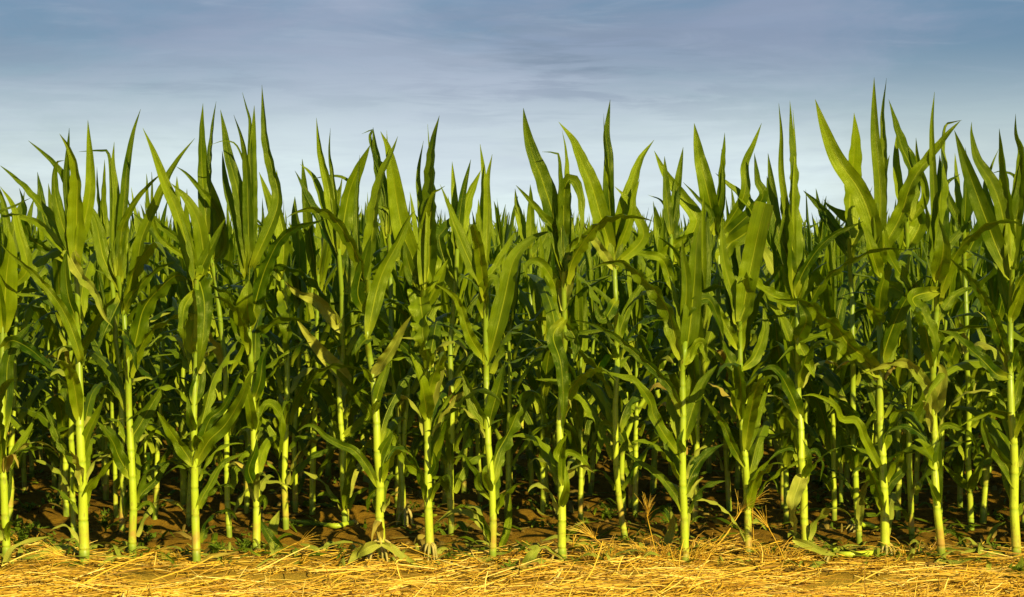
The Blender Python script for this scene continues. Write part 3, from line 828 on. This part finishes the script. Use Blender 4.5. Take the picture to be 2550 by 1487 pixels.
rng = random.Random(7)
third, idx, rest = [], 0, []
for row in range(14):
    d = 10.62 + 0.70 * row
    half = 0.270 * d
    x = -half - 2.2 + rng.uniform(0, 0.2)
    while x < half + 2.2:
        xx, dd = x + rng.uniform(-0.05, 0.05), d + rng.uniform(-0.09, 0.09)
        pk, rot, sc, tl = rng.randrange(14), rng.uniform(0, 6.28), rng.uniform(0.80, 1.08), rng.uniform(-0.05, 0.05)
        x += rng.uniform(0.21, 0.34)
        inside = abs(xx) < half + 0.10
        if not inside or idx in HIDDEN: rest.append((xx, dd, pk, rot, sc, tl)); idx += inside; continue
        idx += 1
        grp = 'corn plants in the third row' if row == 0 else 'corn plants deep in the field'
        r = thing('corn_plant', 'corn plant deep in the field showing only in gaps between nearer stalks', 'corn plant', (xx, dd, ground_z(xx, dd)), grp)
        r.rotation_euler = (0.6 * tl * math.sin(rot), tl, rot); r.scale = (sc, sc, sc)
        obj('stem', protos[pk][0], r)
        for lm in protos[pk][1]: obj('leaf', lm, r)
        if row == 0: third.append((xx / dd, r))
gap_labels(third, 'third')

# ---- the rest of the field: one mass, thinner plants the farther away
G = Geo()
for xx, dd, pk, rot, sc, tl in rest:
    st, lv = protos[pk][2]
    for g in [st] + lv: G.add(g, rot, sc, (xx, dd, ground_z(xx, dd)), tl)
light = []
for k in range(10):
    st, lv = make_free_plant(random.Random(700 + k), 1.13 + 0.02 * (k % 6), 7, 3, 4, 0.19)
    g = Geo(); g.add(st)
    for q in lv: g.add(q)
    light.append(g.get())
# side of the field beyond the copied rows, and far rows
for row in range(0, 90):
    d = 9.35 + 0.70 * row
    if row > 40: d = 9.35 + 28 + 1.6 * (row - 40)
    inner = (0.270 * d + (2.2 if row > 1 else 0.12)) if row < 16 else 0
    outer = 0.34 * d + 3.5
    x = -outer
    while x < outer:
        if abs(x) >= inner:
            pl = protos[rng.randrange(14)][2] if row < 2 else None; rt, sc, y2, tl = rng.uniform(0, 6.28), rng.uniform(0.80, 1.10), d + rng.uniform(-0.1, 0.1), rng.uniform(-0.05, 0.05)
            for g in ([pl[0]] + pl[1] if pl else [light[rng.randrange(10)]]): G.add(g, rt, sc * (1.12 if pl else 1), (x, y2, 0), tl)
        x += rng.uniform(0.22, 0.36) * (1 if row < 40 else 1.8)
V, Fc, U = G.get()
obj('corn_field', mesh('corn_field', V, Fc, U, M['leaf']), kind='stuff', label='mass of corn filling the field behind the countable stalks', category='corn crop')

# ------------------------------------------------------------------ straw along the edge of the field
nr = np.random.default_rng(3)
def straws(n, x0, x1, yfun, lmin, lmax, rmin, rmax, zmax, spread, tiltmax=0.10, base_r=(0.1, 0.95), flat=0.55, patch=True):
    x = nr.uniform(x0, x1, n); y = yfun(x, n); L = nr.uniform(lmin, lmax, n); r = nr.uniform(rmin, rmax, n)
    if patch:                                       # thin out over patches of bare soil
        pn = np.array([mnoise.noise((a * 1.7, b * 4.5, 21)) + 0.5 * mnoise.noise((a * 5, b * 11, 22)) for a, b in zip(x, y)]) + (y - 8.72) * -0.95
        k = pn > -0.06 + 0.12 * nr.normal(0, 1, n); x, y, L, r = x[k], y[k], L[k], r[k]; n = len(x)
    th = 0.65 + 1.1 * np.array([mnoise.noise((a * 1.3, b * 3.0, 4)) for a, b in zip(x, y)]) + nr.normal(0, spread, n); ti = nr.normal(0, tiltmax, n)
    z = np.array([ground_z(a, b) for a, b in zip(x, y)]) + 0.004 + zmax * nr.random(n) ** 1.5
    hump = np.array([mnoise.noise((a * 2.2, b * 5, 9)) for a, b in zip(x, y)]); z += np.maximum(0, hump) * 0.05
    K = 4; t = np.linspace(-0.5, 0.5, K)
    D = np.stack([np.cos(th) * np.cos(ti), np.sin(th) * np.cos(ti), np.sin(ti)], 1); Sd = np.stack([-np.sin(th), np.cos(th), 0 * th], 1)
    bend = nr.normal(0, 0.10, n); sag = nr.normal(0.0, 0.05, n)
    C = np.stack([x, y, z], 1)[:, None] + D[:, None] * (t[None, :, None] * L[:, None, None]) + Sd[:, None] * ((bend * L)[:, None] * (t ** 2)[None] * 2)[..., None]
    C[..., 2] -= (sag * L)[:, None] * (t ** 2)[None] * 2
    C[..., 2] = np.maximum(C[..., 2], (z - zmax)[:, None])
    U3 = np.cross(D, Sd); a = np.arange(4) * math.pi / 2
    w = r[:, None] * np.array([0.8, 1, 1, 0.55])[None]
    V = C[:, :, None] + (Sd[:, None, None] * np.cos(a)[None, None, :, None] + U3[:, None, None] * (np.sin(a) * flat)[None, None, :, None]) * w[:, :, None, None]
    f = grid_faces(K, 4, True); Fc = (f[None] + (np.arange(n) * K * 4)[:, None, None]).reshape(-1, 4)
    rn = np.clip(nr.uniform(*base_r, n), 0, 1)
    U = np.empty((n, K, 4, 2)); U[..., 0] = rn[:, None, None]; U[..., 1] = np.linspace(0, 1, K)[None, :, None]
    return V.reshape(-1, 3), Fc, U.reshape(-1, 2)
def edge(x): return 9.02 + 0.12 * np.sin(x * 2.1 + 1) + 0.06 * np.sin(x * 5.3)
SG = Geo()
SG.add(straws(6200, -5.2, 5.2, lambda x, n: edge(x) - 1.75 * nr.random(n) ** 0.9, 0.10, 0.46, 0.0020, 0.0046, 0.034, 0.50))
SG.add(straws(3400, -5.2, 5.2, lambda x, n: edge(x) - 1.75 * nr.random(n) ** 0.9, 0.06, 0.30, 0.0035, 0.0095, 0.028, 0.55, 0.09, (0.25, 1.0), 0.16))
SG.add(straws(8500, -5.2, 5.2, lambda x, n: edge(x) + 0.10 - 1.6 * nr.random(n), 0.03, 0.14, 0.0015, 0.0042, 0.022, 1.3))
SG.add(straws(1500, -3.4, 3.4, lambda x, n: edge(x) + np.abs(nr.normal(0, 0.26, n)), 0.05, 0.36, 0.0016, 0.0042, 0.014, 1.0, patch=False))
SG.add(straws(900, -4.0, 4.0, lambda x, n: edge(x) - 1.5 * nr.random(n), 0.12, 0.34, 0.0012, 0.0026, 0.05, 1.0, 0.40))
obj('straw_litter', mesh('straw_litter', *SG.get()[:2], SG.get()[2], M['straw']), kind='stuff', label='golden straw strewn along the edge of the field', category='straw')

# ------------------------------------------------------------------ soil clods and bits of dead leaf between the rows
CG = Geo(); rr = random.Random(31)
oct_ = np.array([(1, 0, 0), (0.5, 0.8, 0), (-0.5, 0.8, 0.1), (-1, 0, 0), (-0.4, -0.8, 0), (0.5, -0.8, 0.1)], float)
for i in range(1500):
    y = 9.0 + 7 * rr.random() ** 1.6; x = rr.uniform(-0.29, 0.29) * y; sz = 0.006 + 0.022 * rr.random() ** 3
    V = np.vstack([oct_ * 1.0 + [[rr.uniform(-.25, .25) for _ in range(3)] for _ in range(6)], (oct_ * 0.62 + [[rr.uniform(-.2, .2) for _ in range(3)] for _ in range(6)]) + np.array([0, 0, 0.75])])
    f = np.vstack([grid_faces(2, 6, True), [[6, 7, 8, 9], [6, 9, 10, 11]]])
    CG.add((V, f, np.zeros((12, 2))), rr.uniform(0, 6), sz, (x, y, ground_z(x, y) - sz * 0.1))
LG3 = Geo()
for i in range(300):                                # limp green and yellowing scraps around the stalk bases
    x = rr.uniform(-2.9, 2.9); y = 9.05 + 0.75 * rr.random() ** 1.3; a = rr.uniform(0, 6.28); z = ground_z(x, y) + 0.012
    L = rr.uniform(0.05, 0.24); c, sn = math.cos(a), math.sin(a)
    C, _ = spline([(x, y, z), (x + c * L * .5, y + sn * L * .3, z + rr.uniform(0, 0.05)), (x + c * L, y + sn * L * .6, z + rr.uniform(0, 0.03))], 8)
    LG3.add(blade(C, np.tile([-sn, c, rr.uniform(-.9, .9)], (8, 1)), rr.uniform(0.012, 0.042), rr, 'arch', 3))
obj('leaf_litter', mesh('leaf_litter', *LG3.get()[:2], LG3.get()[2], M['pale_leaf']), kind='stuff', label='limp yellow green leaf scraps around the front stalk bases', category='leaf litter')
obj('soil_clods', mesh('soil_clods', *CG.get()[:2], None, M['clod'], False), kind='stuff', label='small clods of dry soil scattered between the rows', category='soil clods')
LG, LG2 = Geo(), Geo()
for i in range(1300):
    y = 9.3 + 7 * rr.random() ** 1.3; x = rr.uniform(-0.29, 0.29) * y; a = rr.uniform(0, 6.28); z = ground_z(x, y) + 0.008
    L = rr.uniform(0.06, 0.26); c, sn = math.cos(a), math.sin(a); h = rr.uniform(0, 0.05)
    C, _ = spline([(x, y, z), (x + c * L * .5, y + sn * L * .5, z + h), (x + c * L, y + sn * L, z + rr.uniform(0, 0.03))], 7)
    (LG, LG2)[i % 2 == 0].add(blade(C, np.tile([-sn, c, rr.uniform(-.6, .6)], (7, 1)), rr.uniform(0.012, 0.045), rr, 'arch', 3))
obj('leaf_litter', mesh('leaf_litter', *LG.get()[:2], LG.get()[2], M['litter']), kind='stuff', label='scraps of dead corn leaf littering the soil between the rows', category='leaf litter')

obj('leaf_litter', mesh('leaf_litter', *LG2.get()[:2], LG2.get()[2], M['leaf']), kind='stuff', label='scraps of green corn leaf littering the soil between the rows', category='leaf litter')

# ------------------------------------------------------------------ fallen leaves, lying stalks
def ground_leaf(name, label, tok, wpx, mat, seed, stand=False, lift=0.015, cat='fallen leaf', group=None, kind='arch'):
    rng = random.Random(seed); pts = parse(tok); k = REG[tok.split()[0]][2]
    if stand:
        low = max(range(len(pts)), key=lambda q: pts[q][1]); d0 = ground_at(*pts[low])[1] - 0.02
        P = np.array([at(x, y, d0 + 0.05 * rng.uniform(-0.6, 0.6) * (q != low)) for q, (x, y) in enumerate(pts)])
    else:
        P = np.array([ground_at(*p) for p in pts]); P[:, 2] += lift + np.array([rng.uniform(0, 0.012) for _ in pts])
    O = np.array([P[0, 0], P[0, 1], ground_z(P[0, 0], P[0, 1])]); d0 = O[1]
    C, ln = spline(P - O, 18); T = unit(np.gradient(C, axis=0)); t = np.linspace(0, 1, 18)
    L = np.stack([T[:, 2], 0 * t, -T[:, 0]], 1) if stand else np.stack([-T[:, 1], T[:, 0], 0 * t], 1)
    L = unit(L + 1e-4); N = np.cross(L, T); roll = rng.uniform(-0.5, 0.5) + 0.5 * np.sin(t * rng.uniform(2, 7) + rng.uniform(0, 6))
    if not stand: roll = roll * 0.7 + 0.55
    L = L * np.cos(roll)[:, None] + N * np.sin(roll)[:, None]
    g = blade(C, L, 1.3 * wpx * k / F * d0, rng, kind, 7, 1.3)
    o = obj(name, mesh(name, *g[:2], g[2], mat), None, label=label, category=cat); o.location = O
    if group: o['group'] = group
    return o
for i, (lab, tok, w, mt, stand) in enumerate([
    ('broad fallen green leaf lying across the foot of the second front stalk', 'B0 500,1200 390,1200 250,1215 90,1250', 62, 'pale_leaf', False),
    ('yellow leaf arching off the ground at the left edge', 'B0 20,1280 90,1170 190,1125 310,1090', 42, 'pale_leaf', True),
    ('green leaf scrap behind the broad fallen leaf', 'B0 310,1180 330,1130 300,1090', 36, 'leaf', True),
    ('curled dry leaf lying right of the fourth front stalk', 'B0 1255,1258 1310,1215 1400,1205 1480,1190', 26, 'dry_leaf', True),
    ('short pale leaf bent over before the third front stalk', 'B0 660,1225 720,1175 800,1150', 36, 'pale_leaf', True),
    ('dark narrow leaf leaning behind the third front stalk', 'B0 1110,1295 1060,1230 980,1170 880,1165', 20, 'leaf', True),
    ('green leaf standing from the ground beside the fifth front stalk', 'B1 160,1170 90,1110 40,1030 10,980', 62, 'leaf', True),
    ('pale upright leaf behind the lying stalk near the fifth front stalk', 'B1 90,1130 100,1040 140,930', 60, 'leaf', True),
    ('broad green leaf drooping to the straw left of the rooted sixth front stalk', 'B1 770,1130 680,1165 620,1210 560,1285', 62, 'pale_leaf', True),
    ('yellow green leaf lying right of the rooted sixth front stalk', 'B1 780,1135 840,1165 920,1225 1020,1280', 42, 'pale_leaf', True),
    ('cream dry leaf crossing the foot of the seventh front stalk', 'B1 950,1250 1040,1228 1120,1212 1185,1195', 30, 'dry_leaf', False),
    ('dead brown leaf crumpled behind the seventh front stalk', 'B1 960,1180 1000,1110 1050,1085', 60, 'dry_leaf', True),
    ('green leaf on the ground right of the seventh front stalk', 'B1 1100,1080 1140,1055 1190,1110', 40, 'leaf', True),
    ('long leaf arching low behind the eighth front stalk', 'B1 1520,1075 1420,1030 1330,950 1230,940 1110,1010', 42, 'leaf', True),
    ('dark green leaf standing from the soil right of the eighth front stalk', 'B1 1510,1170 1550,1090 1570,1000 1580,830', 46, 'leaf', True),
    ('upright green leaf with split tips behind the eighth front stalk', 'B1 1560,1020 1555,900 1575,740', 30, 'pale_leaf', True),
    ('pale green leaf folded on the straw left of the ninth front stalk', 'B2 60,1300 100,1220 150,1165 80,1160', 56, 'pale_leaf', True),
    ('curved green leaf leaning at the foot of the ninth front stalk', 'B2 310,1230 250,1190 200,1160 150,1170', 24, 'pale_leaf', True),
    ('green leaf rising right beside the foot of the ninth front stalk', 'B2 320,1130 345,1060 410,1035 430,1080', 46, 'leaf', True),
    ('thin light green leaf curled on the soil behind the ninth front stalk', 'B2 140,990 190,1005 250,1005', 22, 'pale_leaf', False),
    ('broad pale leaf standing beside the grass tuft stalk', 'B2 955,1180 980,1080 985,980 960,900', 52, 'leaf', True),
    ('arched green leaf left of the grass tuft stalk', 'B2 1010,1060 960,930 900,910 840,1010', 42, 'leaf', True),
    ('dry tan leaf bent behind the grass tuft stalk', 'B2 1350,1030 1280,1000 1200,960 1170,990', 30, 'dry_leaf', True),
    ('green wavy leaf right of the eleventh front stalk foot', 'B2 1480,1000 1540,1010 1600,1070', 36, 'leaf', True),
    ('pale leaf heaped at the foot of the twelfth front stalk', 'B3 240,1170 210,1110 150,1070 130,1100', 50, 'pale_leaf', True),
    ('dry broad leaf lying under the twelfth front stalk', 'B3 160,1110 270,1150 350,1190 440,1215', 46, 'pale_leaf', True),
    ('small round tipped leaf lying on the bent stalk', 'B3 510,1265 570,1240 650,1235', 40, 'pale_leaf', False),
    ('long green leaf lying from the thirteenth front stalk to the fourteenth', 'B3 800,1210 860,1225 1000,1225 1120,1255 1340,1268', 34, 'leaf', False),
    ('pale short leaf on the soil right of the fourteenth front stalk', 'B3 1140,1215 1180,1205 1230,1212', 26, 'pale_leaf', False),
    ('bent green seedling leaf between the last two front stalks', 'B3 1370,1150 1385,1090 1430,1030 1490,1000', 30, 'pale_leaf', True),
    ('dark leaf hanging low behind the fourteenth front stalk', 'B3 1235,1150 1200,1090 1130,1060 1050,1080', 34, 'leaf', True),
    ('green broad leaf on the soil near the right edge', 'B3 1480,1230 1420,1205 1340,1215 1290,1225', 44, 'leaf', False),
    ('pale green leaf standing in the straw before the last front stalk', 'B3 1370,1320 1385,1260 1370,1230', 34, 'pale_leaf', True),
    ('leaf leaning against the last front stalk from the right', 'B3 1560,1330 1580,1270 1590,1210', 40, 'pale_leaf', True)]):
    ground_leaf('fallen_leaf', lab, tok, w, M['pale_leaf' if i % 3 and mt == 'leaf' and 'dark' not in lab else mt], 400 + i, stand)  # most green leaves take the pale colour to brighten them in shadow

def lying_stalk(label, tok, r0, r1, root_at, seed, leaves):
    rng = random.Random(seed); P = np.array([ground_at(*p) for p in parse(tok)]); P[:, 2] += r0 * 1.3
    O = P[0].copy(); O[2] -= r0 * 1.3
    t = thing('lying_stalk', label, 'lying stalk', tuple(O))
    obj('stem', mesh('stem', *tube(P - O, [r0, r0 * 0.9, r1], 10, 16)[:2], np.stack([np.tile(np.linspace(0.2, 0.9, 16)[:, None], (1, 10)), np.full((16, 10), 0.42)], -1).reshape(-1, 2), M['stem']), t)
    dirv = unit((P[0] - P[1])[None])[0]
    for i in range(root_at):
        a = rng.uniform(-1, 1); e = dirv + np.array([0.6 * a, rng.uniform(-0.8, 0.3), rng.uniform(-0.5, 0.7)]); e /= np.linalg.norm(e); l = rng.uniform(0.03, 0.07)
        p0 = np.array([0, 0, r0 * 1.3]) + np.array([0, 0, 1]) * rng.uniform(-0.5, 0.5) * r0; p2 = p0 + e * l; p2[2] = max(-0.005, p2[2] - 0.03)
        obj('prop_root', mesh('prop_root', *tube([p0, p0 + e * l * 0.6, p2], [0.005, 0.0045, 0.003], 6)[:2], np.zeros((0,)) if False else tube([p0, p0 + e * l * 0.6, p2], [0.005, 0.0045, 0.003], 6)[2], M['root']), t)
    for tok2, w in leaves:
        pts = [ground_at(*p) for p in parse(tok2)]; Q = np.array(pts) - O; Q[:, 2] += 0.03
        C, _ = spline(Q, 14); T = unit(np.gradient(C, axis=0)); L = np.stack([-T[:, 1] * 0.6, T[:, 0] * 0.6, np.full(14, 0.8)], 1)
        obj('leaf', mesh('leaf', *(lambda g: (g[0], g[1], g[2]))(blade(C, L, w, rng, 'arch', 7)), M['pale_leaf']), t)
lying_stalk('cut green stalk lying on the soil with its roots pointing right', 'B1 590,1105 480,1070 330,1030 150,1012', 0.016, 0.008, 8, 51, [('B1 420,1045 330,1010 220,985', 0.05)])
lying_stalk('bent yellow stalk lying on the straw with a clump of roots at its right end', 'B3 720,1215 600,1228 470,1225 300,1175', 0.016, 0.010, 12, 52, [('B3 420,1240 330,1190 250,1140 160,1110', 0.06), ('B3 640,1220 560,1240 480,1250 380,1235', 0.05), ('B3 560,1225 480,1200 400,1190 290,1150', 0.055)])
lying_stalk('thin flattened stalk lying below the bent yellow stalk', 'B3 390,1272 430,1262 500,1255 640,1240', 0.013, 0.009, 5, 53, [])
lying_stalk('old root clump and stub lying behind the thirteenth front stalk', 'B3 560,1105 620,1118 690,1122', 0.016, 0.011, 12, 54, [])

# ------------------------------------------------------------------ weeds
def weed(label, px, h, spread, n, seed, lobed=True):
    rng = random.Random(seed); b = ground_at(*parse(px)[0]); t = thing('weed', label, 'weed', tuple(b)); g = Geo(); sg = Geo()
    for s in range(n):
        a = rng.uniform(0, 6.28); hh = h * rng.uniform(0.6, 1.0); sp = spread * rng.uniform(0.2, 1)
        tip = np.array([math.cos(a) * sp, math.sin(a) * sp, hh])
        sg.add(tube([(0, 0, -0.005), tip * [0.35, 0.35, 0.6], tip], [0.0022, 0.0012], 4, 6))
        for j in range(rng.randint(6, 10)):
            q = rng.uniform(0.25, 1.0); p = np.array([tip[0] * q ** 1.3, tip[1] * q ** 1.3, tip[2] * q]); a2 = rng.uniform(0, 6.28); e = rng.uniform(-0.1, 0.7); l = rng.uniform(0.018, 0.04) * (1.3 - 0.5 * q)
            for db in ((-0.6, 0.7), (0, 1.0), (0.6, 0.7)) if lobed else ((0, 1.2),):
                dv = np.array([math.cos(a2 + db[0]) * math.cos(e), math.sin(a2 + db[0]) * math.cos(e), math.sin(e)]) * l * db[1]
                C, _ = spline([p, p + dv * 0.55 + [0, 0, 0.003], p + dv], 5)
                g.add(blade(C, np.tile([-math.sin(a2), math.cos(a2), rng.uniform(-0.3, 0.3)], (5, 1)), l * (0.42 if lobed else 0.6), rng, 'arch', 3, 0.3))
    obj('stalk', mesh('stalk', *sg.get()[:2], sg.get()[2], M['weed']), t); obj('foliage', mesh('foliage', *g.get()[:2], g.get()[2], M['weed']), t)
WG = Geo(); wr = random.Random(77)
for i in range(300):
    y = 9.25 + 5.5 * wr.random() ** 1.4; x = wr.uniform(-0.28, 0.28) * y; z0 = ground_z(x, y); hh = wr.uniform(0.01, 0.05)
    for j in range(wr.randint(4, 12)):
        a = wr.uniform(0, 6.28); l = wr.uniform(0.015, 0.045); q = np.array([x + wr.gauss(0, 0.02), y + wr.gauss(0, 0.02), z0 + hh * wr.random()]); e = wr.uniform(-0.1, 0.9)
        dv = np.array([math.cos(a) * math.cos(e), math.sin(a) * math.cos(e), math.sin(e)]) * l
        C, _ = spline([q, q + dv * 0.6 + [0, 0, 0.004], q + dv], 5)
        WG.add(blade(C, np.tile([-math.sin(a), math.cos(a), wr.uniform(-0.3, 0.3)], (5, 1)), l * 0.5, wr, 'arch', 3, 0.3))
obj('weeds', mesh('weeds', *WG.get()[:2], WG.get()[2], M['weed']), kind='stuff', label='tiny seedling weeds sprouting all over the soil between the rows', category='weeds')
for i, (lab, px, h, sp, n) in enumerate([
    ('bushy weed right of the first front stalk at the left edge', 'B0 120,1190', 0.17, 0.11, 9),
    ('thin light weed between the first two front stalks', 'B0 330,925', 0.09, 0.08, 6),
    ('tall feathery weed between the second and third front stalks', 'B0 660,1105', 0.13, 0.05, 7),
    ('small clover like weed right of the third front stalk', 'B0 920,1075', 0.05, 0.04, 4),
    ('low weed at the straw edge right of the third front stalk', 'B0 900,1160', 0.035, 0.06, 4),
    ('round leaved weed right of the fourth front stalk', 'B0 1340,1205', 0.07, 0.06, 6),
    ('weed sprig just left of the fifth front stalk', 'B0 1530,1200', 0.08, 0.05, 5),
    ('weed on dark soil far left, behind the front row', 'B0 180,940', 0.05, 0.06, 5),
    ('weed clump behind the ninth front stalk, on its right', 'B2 600,1000', 0.09, 0.09, 8),
    ('low weed left of the grass tuft at the straw edge', 'B2 640,1150', 0.05, 0.09, 8),
    ('weed between the eighth and ninth front stalks', 'B2 180,910', 0.07, 0.08, 6),
    ('broad leaved weed behind the thirteenth front stalk', 'B3 640,980', 0.08, 0.08, 7),
    ('weed left of the thirteenth front stalk on shaded soil', 'B3 330,800', 0.06, 0.07, 6),
    ('weed right of the thirteenth front stalk among second row stalks', 'B3 810,900', 0.09, 0.08, 7),
    ('small weed in the straw right of the eighth front stalk', 'B1 1580,1320', 0.05, 0.05, 5),
    ('weed growing through the straw at the right edge', 'B3 1570,1350', 0.06, 0.05, 6),
    ('sparse weed behind the sixth front stalk', 'B1 620,900', 0.05, 0.06, 5),
    ('small weed behind the fifth front stalk, on its right', 'B1 380,890', 0.05, 0.06, 5)]):
    weed(lab, px, h, sp, n, 600 + i, i % 3 != 2)

# ------------------------------------------------------------------ dry grass and barley ears
def tuft(label, px, n, h, spread, seed, lean=0.0):
    rng = random.Random(seed); b = ground_at(*parse(px)[0]); g = Geo()
    for i in range(n):
        a = rng.uniform(0, 6.28); r0 = spread * 0.5 * rng.random() ** 0.5; hh = h * rng.uniform(0.35, 1); out = spread * rng.uniform(0.2, 1.1)
        p0 = np.array([math.cos(a) * r0, math.sin(a) * r0 * 0.5, -0.01]); a += rng.uniform(-0.8, 0.8)
        p1 = p0 + [math.cos(a) * out * 0.4 + lean * 0.4, math.sin(a) * out * 0.3, hh * 0.7]; p2 = p0 + [math.cos(a) * out + lean, math.sin(a) * out * 0.6, hh * rng.uniform(0.45, 1.05)]
        g.add(tube([p0, p1, p2], [0.0018, 0.0015, 0.0006], 4, 7, rng.uniform(0.15, 0.8)))
    o = obj('dry_grass_tuft', mesh('dry_grass_tuft', *g.get()[:2], g.get()[2], M['straw']), None, label=label, category='dry grass'); o.location = b
tuft('large dry grass tuft around the foot of the tenth front stalk', 'B2 1050,1215', 110, 0.15, 0.22, 1)
tuft('dry grass tuft between the tenth and eleventh front stalks', 'B2 1290,1190', 50, 0.12, 0.14, 2, 0.05)
tuft('dry grass tuft at the left of the grass ringed stalk', 'B2 850,1200', 50, 0.13, 0.14, 3)
tuft('thin dry grass tuft right of the ninth front stalk', 'B2 540,1225', 40, 0.14, 0.12, 4)
tuft('dry grass tuft left of the twelfth front stalk', 'B3 60,1250', 60, 0.13, 0.2, 5)
tuft('sparse dry grass tuft right of the eleventh front stalk', 'B2 1560,1220', 40, 0.11, 0.15, 6)
tuft('dry grass tuft behind the weed at the left edge', 'B0 150,1180', 40, 0.14, 0.12, 7, 0.04)
tuft('short dry grass tuft right of the thirteenth front stalk', 'B3 900,1210', 45, 0.11, 0.2, 8)

def ear(label, tok, seed):
    """stalk along the traced points, then a fan of awns beyond the last one"""
    rng = random.Random(seed); pts = parse(tok); b = ground_at(*pts[0]); d0 = b[1]
    P = np.array([b] + [at(x, y, d0 - 0.02 * i) for i, (x, y) in enumerate(pts[1:], 1)]) - b
    t = thing('barley_ear', label, 'barley ear', tuple(b))
    obj('stalk', mesh('stalk', *(lambda g: g)(tube(P, [0.002, 0.0018], 5, 10, 0.6))[:2], tube(P, [0.002, 0.0018], 5, 10, 0.6)[2], M['straw']), t)
    dv = unit((P[-1] - P[-2])[None])[0]; g = Geo(); hd = Geo()
    for i in range(26):
        q = rng.random(); p0 = P[-1] - dv * 0.05 * (1 - q); sd_ = np.array([rng.gauss(0, 1), rng.gauss(0, 1), rng.gauss(0, 1)]) * 0.30
        e = dv + sd_; e /= np.linalg.norm(e); g.add(tube([p0, p0 + e * 0.06, p0 + e * rng.uniform(0.09, 0.14) - [0, 0, 0.01]], [0.0011, 0.0005], 3, 5, rng.uniform(0.5, 0.95)))
        hd.add(tube([p0, p0 + e * 0.012, p0 + e * 0.018], [0.003, 0.0008], 4, 4, rng.uniform(0.4, 0.8)))
    obj('awns', mesh('awns', *g.get()[:2], g.get()[2], M['straw']), t); obj('grains', mesh('grains', *hd.get()[:2], hd.get()[2], M['straw']), t)
for i, (lab, tok) in enumerate([
    ('barley ear with long awns fanned right in front of the lying cut stalk', 'B1 10,1265 110,1200 230,1140 280,1125'),
    ('barley ear flattened on the straw between the third and fourth front stalks', 'B0 640,1360 800,1260 930,1195 960,1185'),
    ('barley ear drooping left of the grass ringed stalk', 'B2 900,1230 850,1050 830,960 835,920'),
    ('barley ear spreading low right of the ninth front stalk', 'B2 640,1210 560,1150 500,1100 460,1075'),
    ('barley ear bent between the tenth and eleventh front stalks', 'B2 1180,1200 1300,1080 1390,960 1430,915'),
    ('barley ear beside the eleventh front stalk with awns fanned right', 'B2 1500,1200 1490,1000 1490,880 1510,855'),
    ('barley ear lying on the straw below the first front stalk', 'B0 540,1250 400,1215 330,1195'),
    ('barley ear leaning left of the twelfth front stalk', 'B3 120,1230 60,1130 10,1040 -10,1010')]):
    ear(lab, tok, 800 + i)

# loose straws that stand out from the litter
for i, tok in enumerate(['B2 1070,1470 1140,1350 1230,1195', 'B2 620,1285 720,1240 790,1215', 'B2 430,1420 500,1280 555,1120', 'B2 1170,1220 1300,1110 1420,930', 'B0 10,1290 150,1210 250,1180',
    'B0 480,1420 700,1290 960,1190', 'B0 930,1390 1200,1280 1330,1215', 'B1 10,1320 200,1210 330,1150', 'B1 900,1390 870,1250 930,1240', 'B3 590,1380 700,1310 790,1280', 'B3 800,1290 880,1255 1100,1262',
    'B3 1100,1460 1120,1380 1135,1350', 'B3 665,1110 690,1150 700,1175', 'B0 960,1300 970,1230 975,1185', 'B1 1420,1460 1425,1370 1440,1310', 'B2 640,1340 660,1260 680,1215', 'B2 1545,1290 1550,1200 1540,1150', 'B3 20,1250 140,1230 260,1215', 'B1 330,1370 520,1320 690,1300', 'B1 1180,1270 1330,1200 1440,1190']):
    pts = parse(tok); b = ground_at(*pts[0]); P = np.array([b + [0, 0, 0.01]] + [at(x, y, b[1] + 0.015 * j) for j, (x, y) in enumerate(pts[1:], 1)]) - b
    g = tube(P, [0.0034, 0.003, 0.0022], 6, 12, 0.6 + 0.35 * ((i * 37) % 10) / 10)
    o = obj('straw_stalk', mesh('straw_stalk', *g[:2], g[2], M['straw']), None, label='single long golden straw lying clear of the straw litter', category='straw', group='long loose straws'); o.location = b
